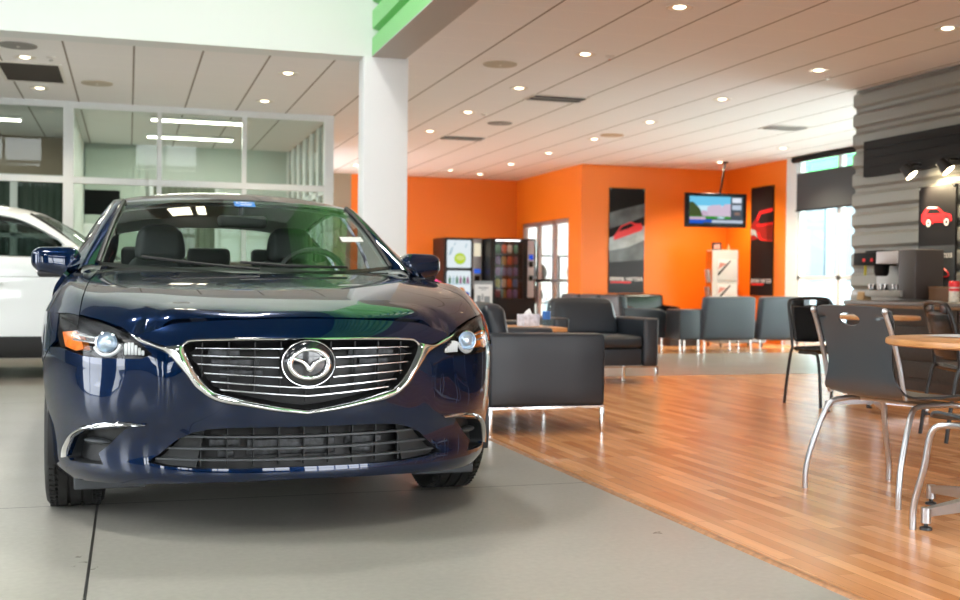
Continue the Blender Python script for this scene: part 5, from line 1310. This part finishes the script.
def poster(label, loc, rz, w, h, kind):
    """framed print hanging in its local XZ plane, facing -Y"""
    t = thing('poster', label, 'poster', loc, rz); hw, hh = w/2, h/2
    mb = MB(); mb.box(-hw, hw, 0, .02, -hh, hh); mb.build('board', M_PGREY if kind == 1 else M_PBLK, t)
    mb = MB()
    if kind == 1:
        poly(mb, [(-hw, hh), (-hw, hh*.52), (-hw*.3, hh*.60), (hw, hh*.72), (hw, hh)], -.001, 0)
        poly(mb, [(-hw, hh*.52), (-hw, hh*.22), (hw*.2, hh*.36), (hw, hh*.48), (hw, hh*.72), (-hw*.3, hh*.60)], -.001, 4)
        poly(mb, [(-hw, hh*.22), (-hw, hh*.05), (hw, hh*.30), (hw, hh*.48), (hw*.2, hh*.36)], -.001, 0)
        poly(mb, [(-hw, hh*.05), (-hw, -hh*.20), (hw*.1, -hh*.12), (hw, hh*.02), (hw, hh*.30)], -.001, 5)
        poly(mb, [(-hw, -hh*.20), (-hw, -hh*.42), (hw, -hh*.36), (hw, hh*.02), (hw*.1, -hh*.12)], -.001, 4)
        T = Matrix.Rotation(math.radians(-17), 4, 'Y'); mb.T = Matrix.Translation((hw*.05, 0, hh*.17)) @ T; k = w*.44
        poly(mb, [(-k, -.07), (-k*.95, .0), (-k*.70, .055), (-k*.35, .135), (k*.35, .16), (k*.62, .10), (k*.98, .075), (k, -.02), (k*.8, -.05)], -.003, 2)
        poly(mb, [(-k*.58, .055), (-k*.28, .115), (k*.30, .135), (k*.50, .08), (k*.1, .055)], -.004, 0)
        mb.T = None
        lettering(mb, 'DRIVING MATTERS', -hw*.92, hw*.92, -hh*.765, -hh*.695, -.003, 3); mb.quad((-hw*.9, -.003, -hh*.81), (hw*.25, -.003, -hh*.81), (hw*.25, -.003, -hh*.775), (-hw*.9, -.003, -hh*.775), 2)
    elif kind == 2:
        poly(mb, [(-hw, hh*.02), (-hw, hh*.30), (-hw*.45, hh*.45), (-hw*.2, hh*.56), (hw, hh*.60), (hw, -hh*.02), (hw*.2, -.0), (-hw*.3, hh*.05)], -.001, 6)
        poly(mb, [(-hw*.42, hh*.44), (-hw*.18, hh*.54), (hw, hh*.58), (hw, hh*.53), (-hw*.1, hh*.50), (-hw*.35, hh*.36)], -.003, 2)
        poly(mb, [(-hw*.32, hh*.36), (-hw*.06, hh*.49), (hw, hh*.52), (hw, hh*.34), (0, hh*.31)], -.003, 0)
        poly(mb, [(-hw*.5, hh*.31), (hw, hh*.33), (hw, hh*.29), (-hw*.3, hh*.27)], -.003, 2)
        poly(mb, [(-hw*.95, hh*.10), (-hw*.95, hh*.24), (-hw*.5, hh*.20), (-hw*.35, hh*.06), (-hw*.7, hh*.13)], -.003, 5)
        poly(mb, [(-hw*.4, hh*.16), (-hw*.1, hh*.02), (hw*.3, -.0), (hw, -hh*.02), (hw, hh*.0), (hw*.3, hh*.025), (0, hh*.05), (-hw*.2, hh*.16)], -.003, 2)
        lettering(mb, 'DRIVING MATTERS', -hw*.90, hw*.90, -hh*.765, -hh*.695, -.003, 3); mb.quad((-hw*.88, -.003, -hh*.81), (hw*.25, -.003, -hh*.81), (hw*.25, -.003, -hh*.775), (-hw*.88, -.003, -hh*.775), 2)
    else:
        mb.quad((-hw, -.001, -hh), (hw, -.001, -hh), (hw, -.001, -hh*.13), (-hw, -.001, -hh*.13), 1)
        k = hw*.84; z = hh*.42; s_ = hh*.5
        poly(mb, [(-k, z-.16*s_), (-k*.98, z+.10*s_), (-k*.72, z+.30*s_), (-k*.55, z+.38*s_), (k*.10, z+.34*s_), (k*.48, z+.12*s_), (k*.92, z+.04*s_), (k, z-.18*s_), (k*.78, z-.26*s_), (-k*.75, z-.30*s_)], -.003, 2)
        poly(mb, [(-k*.62, z+.12*s_), (-k*.48, z+.29*s_), (k*.05, z+.27*s_), (k*.38, z+.10*s_)], -.004, 0); poly(mb, [(-k*.66, z+.33*s_), (-k*.5, z+.38*s_), (k*.10, z+.34*s_), (0, z+.30*s_)], -.0045, 3)
        for cx in (-.50, .66):
            for r, mi, yy in ((.21, 0, -.005), (.14, 3, -.006), (.07, 0, -.007)):
                poly(mb, [(k*cx+k*r*math.cos(a)*1.05, z-.24*s_+k*r*math.sin(a)*1.15) for a in np.linspace(0, 2*PI, 25)[:-1]], yy, mi)
        poly(mb, [(-k*.2, z-.30*s_), (k*.42, z-.30*s_), (k*.42, z-.24*s_), (-k*.2, z-.22*s_)], -.0052, 0)
        lettering(mb, 'DRIVING MATTERS', -hw*.70, hw*.86, -hh*.36, -hh*.28, -.003, 3); mb.quad((-hw*.7, -.003, -hh*.44), (hw*.12, -.003, -hh*.44), (hw*.12, -.003, -hh*.40), (-hw*.7, -.003, -hh*.40), 2)
        mb.T = Matrix.Translation((0, -.003, -hh*.68)); pts = smooth_poly([(-hw*.42, 0), (-hw*.2, .05*hh), (0, .11*hh), (hw*.35, .12*hh), (hw*.62, .06*hh), (hw*.68, -.02*hh), (hw*.3, -.03*hh), (-hw*.42, 0)], 4)
        mb.tube([(a, 0, b) for a, b in pts], .006, n=6, mi=2); mb.T = None
    mb.build('print', PM, t)
    for sx in (-1, 1):
        mb = MB(); mb.cyl((sx*(hw-.02), -.006, hh-.02), (sx*(hw-.02), .0, hh-.02), .011, n=12); mb.build('fixing_stud', M_CHROME, t)
    return t
poster('tall grey poster of a red car on the orange wall left of the television', (8.36, 18.176, 1.735), 0, .675, 1.84, 1)
poster('tall black poster of a red car rear on the orange wall beside the tall window', (10.307, 16.96, 1.73), -PI/2, .71, 1.86, 2)
poster('black poster of a red crossover on the corrugated wall behind the espresso machine', (7.366, 9.0, 1.415), -PI/2, .515, 1.02, 3)

# television in the corner
tv = thing('television', 'flat television showing a house programme, hung in the orange corner', 'television', (9.40, 16.92, 2.225), math.radians(-6))
mb = MB(); mb.rbox(-.545, .545, -.03, .04, -.285, .285, .012); mb.build('bezel', mat('tv_black', (.004, .004, .005), .35, spec=.2), tv)
cols = [(.16, .55, .80), (.55, .80, .92), (.62, .50, .62), (.06, .09, .03), (.04, .28, .03), (.02, .10, .55), (.50, .58, .70), (.07, .09, .11), (.25, .16, .14), (.55, .42, .55), (.75, .80, .9)]
EM = [emat('screen_%d' % i, c, .5) for i, c in enumerate(cols)]
mb = MB(); X0, X1, Z0, Z1 = -.475, .475, -.225, .228
def sq(x0, x1, z0, z1, mi, y): mb.quad((X0+(X1-X0)*x0, y, Z0+(Z1-Z0)*z0), (X0+(X1-X0)*x1, y, Z0+(Z1-Z0)*z0), (X0+(X1-X0)*x1, y, Z0+(Z1-Z0)*z1), (X0+(X1-X0)*x0, y, Z0+(Z1-Z0)*z1), mi)
def pg(pts, mi, y): mb.add([(X0+(X1-X0)*a, y, Z0+(Z1-Z0)*b) for a, b in pts], [tuple(range(len(pts)))], mi)
sq(0, 1, 0, 1, 7, -.0305); sq(0, .77, .62, 1, 0, -.031); sq(0, .77, .42, .66, 1, -.0312)
pg([(.33, .24), (.33, .60), (.42, .68), (.58, .70), (.60, .60), (.66, .72), (.77, .74), (.77, .24)], 2, -.0314); pg([(.18, .24), (.24, .50), (.33, .46), (.36, .24)], 9, -.0316)
pg([(0, .22), (0, .78), (.06, .80), (.14, .66), (.2, .52), (.24, .30), (.2, .22)], 3, -.0318); sq(0, .77, .18, .27, 4, -.032); pg([(.5, .2), (.56, .26), (.66, .24), (.64, .19)], 1, -.0322)
sq(0, .30, .13, .24, 9, -.0324); sq(0, .42, .05, .14, 5, -.0326); sq(.42, 1, .03, .13, 6, -.0326); sq(0, .26, 0, .07, 5, -.0328); sq(.80, .97, .78, .96, 10, -.032); sq(.80, .97, .52, .70, 6, -.032); sq(.84, .95, .32, .44, 8, -.032)
mb.build('screen', EM, tv)
mb = MB(); mb.cyl((.0, 0, -.2835), (.0, -.031, -.272), .006, n=8); mb.build('standby_lamp', M_CHROME, tv)
mb = MB(); mb.tube([(.10, .05, .15), (.10, .05, .30), (.185, .05, .822)], .016, n=10); mb.rbox(.0, .2, .035, .065, -.1, .16, .004); mb.cyl((.185, .05, .80), (.185, .05, .8245), .05, n=20); mb.build('ceiling_pole', M_BLACK, tv)

# white display rack in the corner
rk = thing('display_rack', 'white brochure rack with orange edge under the television', 'rack', (9.82, 17.42, 0), math.radians(-14))
mb = MB(); mb.rbox(-.225, .225, -.20, .20, .003, 1.575, .008); mb.build('cabinet', mat('rack_white', (.62, .60, .56), .5), rk)
mb = MB(); mb.box(-.232, -.226, -.195, .195, .02, 1.56); mb.build('orange_side', M_ORANGE, rk)
for z in (1.22, .80, .38):
    mb = MB(); mb.rbox(-.14, .20, -.222, -.201, z-.16, z+.19, .004); po = mb.build('brochure_panel', mat('brochure_white', (.70, .69, .66), .45), rk)
    mb = MB(); mb.add([(-.13, -.2235, z-.10), (.10, -.2235, z+.17), (.07, -.2235, z+.17), (-.13, -.2235, z-.04)], [(0, 1, 2, 3)], 0); mb.add([(-.13, -.2235, z+.02), (.02, -.2235, z+.12), (-.10, -.2235, z+.14)], [(0, 1, 2)], 1); mb.build('brochure_art', [M_PBLK, mat('art_pink', (.6, .25, .2), .5)], po)
for k, z in enumerate((1.12, .82, .60)):
    mb = MB(); mb.rbox(-.272, -.238, -.13, .09, z-.11, z+.12, .004, fn=lambda x, y, zz, z=z: (x-(zz-z)*.15, y, zz)); mb.build('side_leaflet', mat('leaflet_%d' % k, ((.5, .5, .52), (.35, .3, .3), (.55, .5, .5))[k], .5), rk)
pf = thing('photo_frame', 'small black photo frame leaning on top of the white brochure rack', 'frame', (9.68, 17.36, 1.577), math.radians(-14))
mb = MB(); mb.rbox(-.085, .085, -.01, .01, .0, .13, .004, fn=lambda x, y, z: (x, y+z*.18, z)); mb.build('frame', M_BLACK, pf)
mb = MB(); mb.add([(-.055, -.0115+.02*.18, .02), (.06, -.0115+.02*.18, .02), (.06, -.0115+.1*.18, .10), (-.055, -.0115+.1*.18, .10)], [(0, 1, 2, 3)]); mb.build('picture', mat('picture_pink', (.55, .25, .2), .5, noise=(30, .6)), pf)
mb = MB(); mb.lathe([(0, 0), (.02, 0), (.016, .05), (.008, .09), (0, .10)], 14); o = mb.build('figurine', mat('figurine_gold', (.5, .38, .2), .4)); o.location = (9.93, 17.40, 1.577); tag(o, 'tiny gold figurine on the right of the brochure rack top', 'figurine')

# ---- vending machines
M_VM = mat('vending_black', (.006, .006, .007), .4, spec=.3); M_VMB = mat('vending_brown', (.022, .008, .007), .5); M_VLIT = emat('lit_panel', (.86, .95, 1.0), .42); M_LIME = emat('lime_print', (.62, .85, .05), .36)
dv = thing('vending_machine', 'drinks vending machine with a lit white front and a lime picture', 'vending machine', (6.135, 21.17, 0), 0)
mb = MB(); mb.box(-.385, .385, -.34, .41, .02, 1.83); mb.build('cabinet', M_VMB, dv)
mb = MB(); mb.rbox(-.385, .385, -.42, -.342, .02, 1.83, .012); mb.build('door', M_VM, dv)
def rr_panel(x0, x1, z0, z1, r=.03, y=-.421):
    pts = []
    for cx, cz, a in ((x1-r, z1-r, 0), (x0+r, z1-r, PI/2), (x0+r, z0+r, PI), (x1-r, z0+r, 1.5*PI)):
        pts += [(cx+r*math.cos(a+t), y, cz+r*math.sin(a+t)) for t in np.linspace(0, PI/2, 5)]
    return pts
LITM = [M_VLIT, M_LIME, emat('lit_lightblue', (.55, .75, .85), 0.336), emat('print_orange', (.9, .35, .1), 0.336), emat('print_blue', (.05, .12, .6), 0.294), emat('lime_core', (.80, .92, .30), 0.378), emat('print_green', (.10, .35, .15), 0.252), emat('print_pink', (.55, .2, .4), 0.252)]
mb = MB(); p = rr_panel(-.335, .145, 1.255, 1.785); mb.add(p, [tuple(range(len(p)))], 0)
pts = [(-.075+.115*math.cos(a), -.423, 1.43+.11*math.sin(a)) for a in np.linspace(0, 2*PI, 33)[:-1]]; mb.add(pts, [tuple(range(32))], 1)
pts = [(-.068+.085*math.cos(a), -.424, 1.445+.05*math.sin(a)) for a in np.linspace(0, 2*PI, 33)[:-1]]; mb.add(pts, [tuple(range(32))], 5)
for a, b, c in ((-.30, 1.50, .09), (.02, 1.64, .05), (-.2, 1.68, .04)): mb.quad((a, -.4225, b), (a+c*.5, -.4225, b), (a+c, -.4225, b+c*1.6), (a+c*.6, -.4225, b+c*1.6), 2)
mb.build('upper_picture', LITM, dv)
mb = MB(); p = rr_panel(-.335, .145, .68, 1.20); mb.add(p, [tuple(range(len(p)))], 0)
for k in range(6):
    x = -.30+.072*k; mi = (6, 2, 6, 7, 6, 7)[k]
    mb.quad((x, -.4225, .955), (x+.05, -.4225, .955), (x+.05, -.4225, 1.06), (x, -.4225, 1.06), mi); mb.quad((x+.015, -.4225, 1.06), (x+.035, -.4225, 1.06), (x+.035, -.4225, 1.10), (x+.015, -.4225, 1.10), mi)
mb.quad((-.335, -.4226, .935), (.145, -.4226, .935), (.145, -.4226, .95), (-.335, -.4226, .95), 2)
for cx, cz, r, mi in ((-.04, .80, .07, 3), (.07, .74, .05, 4), (-.16, .74, .04, 7)):
    pts = [(cx+r*math.cos(a), -.4228-.0001*mi, cz+r*1.2*math.sin(a)) for a in np.linspace(0, 2*PI, 21)[:-1]]; mb.add(pts, [tuple(range(20))], mi)
mb.build('lower_picture', LITM, dv)
mb = MB(); mb.rbox(.18, .36, -.432, -.421, .85, 1.81, .01); mb.build('control_panel', mat('vend_panel', (.28, .29, .31), .4, .3), dv)
mb = MB(); mb.rbox(.20, .335, -.440, -.433, 1.48, 1.73, .006); mb.build('notice', emat('notice_lit', (1, .9, .68), .4), dv)
mb = MB(); mb.rbox(.20, .335, -.440, -.433, 1.15, 1.24, .03); mb.build('note_acceptor', emat('acceptor_blue', (.05, .15, .75), .4), dv)
mb = MB(); mb.rbox(.215, .32, -.440, -.433, .92, 1.11, .006); mb.build('keypad', M_BLACK, dv)
mb = MB(); mb.rbox(-.25, .1, -.430, -.421, .28, .50, .01); mb.build('delivery_flap', M_BLACK, dv)

sv = thing('vending_machine', 'snack vending machine with rows of packets behind glass', 'vending machine', (6.985, 20.72, 0), 0); sv.location = (6.985, 20.72, 0)
mb = MB(); mb.box(-.455, -.43, -.34, .41, .02, 1.82); mb.box(.43, .455, -.34, .41, .02, 1.82); mb.box(-.43, .43, .38, .41, .02, 1.82); mb.box(-.43, .43, -.34, .38, 1.80, 1.82); mb.box(-.43, .43, -.34, .38, .02, .66); mb.box(.19, .22, -.34, .38, .66, 1.80); mb.build('cabinet', M_VM, sv)
mb = MB()
for b in ((-.455, -.36, .02, 1.82), (.20, .455, .02, 1.82), (-.36, .20, 1.79, 1.82), (-.36, .20, .02, .67)): mb.box(b[0], b[1], -.42, -.342, b[2], b[3])
mb.build('door', M_VM, sv)
mb = MB(); mb.box(-.36, .20, -.395, -.390, .67, 1.79); mb.build('door_glass', glass('vending_glass', (.85, .85, .86), 1.5), sv)
mb = MB(); mb.rbox(.29, .42, -.430, -.421, .70, 1.79, .012); pnl = mb.build('control_panel', mat('snack_panel', (.42, .43, .46), .35, .3), sv)
for z0, z1, m in ((1.42, 1.52, emat('panel_blue', (.03, .10, .70), .4)), (1.28, 1.39, M_BLACK), (1.02, 1.12, M_BLACK)):
    mb = MB(); mb.rbox(.31, .40, -.437, -.431, z0, z1, .006); mb.build('panel_button', m, pnl)
RW = (1.55, 1.33, 1.12, .90, .70)
for z in RW:
    mb = MB(); mb.box(-.425, .185, -.30, .36, z-.022, z-.006); mb.build('shelf', mat('tray_black', (.02, .02, .02), .5), sv)
mb = MB(); mb.box(-.40, .17, -.33, -.30, 1.775, 1.795); mb.build('tube_lamp', emat('vend_tube', (1, .95, .9), 3), sv)
SN = [(.55, .12, .05), (.50, .30, .08), (.12, .16, .35), (.50, .45, .35), (.30, .07, .06), (.45, .40, .06), (.22, .12, .30), (.10, .22, .12)]
SNM = [mat('snack_print_%d' % i, c, .35, noise=(45, .5)) for i, c in enumerate(SN)]
proto = {}; adj = ['top', 'second', 'middle', 'fourth', 'bottom']; cn_ = ['leftmost', 'second from left', 'third from left', 'second from right', 'rightmost']
rs_ = random.Random(3)
for r, z in enumerate(RW):
    for k in range(5):
        mi = rs_.randrange(8)
        if mi not in proto:
            mb = MB(); mb.rbox(-.045, .045, -.02, .02, 0, .155, .014, n=3, puff=.006, fn=lambda x, y, q: (x*(1-.1*abs(q-.078)/.078), y*(1-.55*(abs(q-.078)/.078)**3), q)); o = mb.build('snack_packet', SNM[mi]); proto[mi] = o
        else:
            o = proto[mi].copy(); COL.objects.link(o)
        o.location = (6.985-.365+.117*k, 20.72-.25, z-.005); o.rotation_euler = (rs_.uniform(-.08, .0), 0, rs_.uniform(-.15, .15))
        tag(o, 'snack packet on the %s shelf of the snack machine, %s' % (adj[r], cn_[k]), 'snack', 'snack packets in the vending machine')

# sign stand before the vending machines, pink flowers
ss = thing('sign_stand', 'white printed notice on a floor stand in front of the drinks machine', 'sign', (4.095, 13.0, 0), math.radians(-12))
mb = MB(); mb.box(-.11, .11, -.006, .006, .60, .972); mb.build('notice_panel', M_PAPER, ss)
mb = MB(); mb.box(-.112, .112, -.010, -.0065, .935, .975)
for x0, x1, z0, z1 in ((-.06, .06, .885, .90), (-.03, .03, .865, .872), (-.075, -.03, .72, .80), (-.07, -.02, .66, .70), (.01, .08, .70, .79), (.0, .06, .65, .68), (-.02, .0, .74, .82)): mb.box(x0, x1, -.0078, -.0062, z0, z1)
mb.build('print', mat('notice_ink', (.30, .33, .36), .6), ss)
mb = MB(); mb.cyl((0, .012, .02), (0, .012, .72), .012, n=10); mb.lathe([(0, .003), (.14, .003), (.14, .015), (.02, .024), (0, .024)], 28); mb.build('stand', M_ALU, ss)
fl = thing('flower_pot', 'bright pink flowers on a slim stand behind the right mirror of the blue car', 'flowers', (3.22, 12.0, 0))
mb = MB(); mb.cyl((0, 0, .02), (0, 0, .72), .02, n=10); mb.cyl((0, 0, .003), (0, 0, .02), .13, n=24); mb.cyl((0, 0, .70), (0, 0, .72), .10, n=24); mb.build('plant_stand', M_BLACK, fl)
mb = MB(); mb.lathe([(0, .722), (.05, .722), (.07, .83), (.062, .83), (.05, .74), (0, .74)], 20); mb.build('pot', M_PAPER, fl)
mb = MB(); rs_ = random.Random(5)
for k in range(46):
    a, b = rs_.uniform(0, 2*PI), rs_.uniform(0, 1); r = .085*math.sqrt(b); mb.ball((r*math.cos(a), r*math.sin(a), .885+.065*(1-b)+rs_.uniform(-.02, .02)), (.026, .026, .02), 7, 5)
mb.build('blossoms', mat('pink_petal', (.85, .06, .35), .6), fl)['kind'] = 'stuff'
# ---------------------------------------------------------------- camera
YAW, PITCH, ROLL = math.radians(17.32), math.radians(-.737), math.radians(.635)
cam = bpy.data.cameras.new('camera'); co = bpy.data.objects.new('camera', cam); COL.objects.link(co); SC.camera = co
cam.sensor_width = 36; cam.lens = 36*1128/960; cam.clip_start = .05; cam.clip_end = 200
fw = Vector((math.sin(YAW)*math.cos(PITCH), math.cos(YAW)*math.cos(PITCH), math.sin(PITCH))); rt = Vector((math.cos(YAW), -math.sin(YAW), 0)); up = rt.cross(fw)
cr, sr = math.cos(ROLL), math.sin(ROLL)
r2 = rt*cr+up*sr; u2 = up*cr-rt*sr
R3 = Matrix((r2, u2, -fw)).transposed()
co.matrix_world = Matrix.Translation((0, 0, .92)) @ R3.to_4x4()
cam.dof.use_dof = True; cam.dof.focus_distance = 4.1; cam.dof.aperture_fstop = 3.6
SC.view_settings.view_transform = 'Standard'; SC.view_settings.look = 'None'; SC.view_settings.gamma = 1; SC.view_settings.use_curve_mapping = False
SC.view_settings.exposure = EXPOSURE
SC.cycles.use_denoising = True
SC.cycles.max_bounces = 10; SC.cycles.diffuse_bounces = 5; SC.cycles.glossy_bounces = 5; SC.cycles.transparent_max_bounces = 16; SC.cycles.transmission_bounces = 6
SC.cycles.sample_clamp_indirect = 8
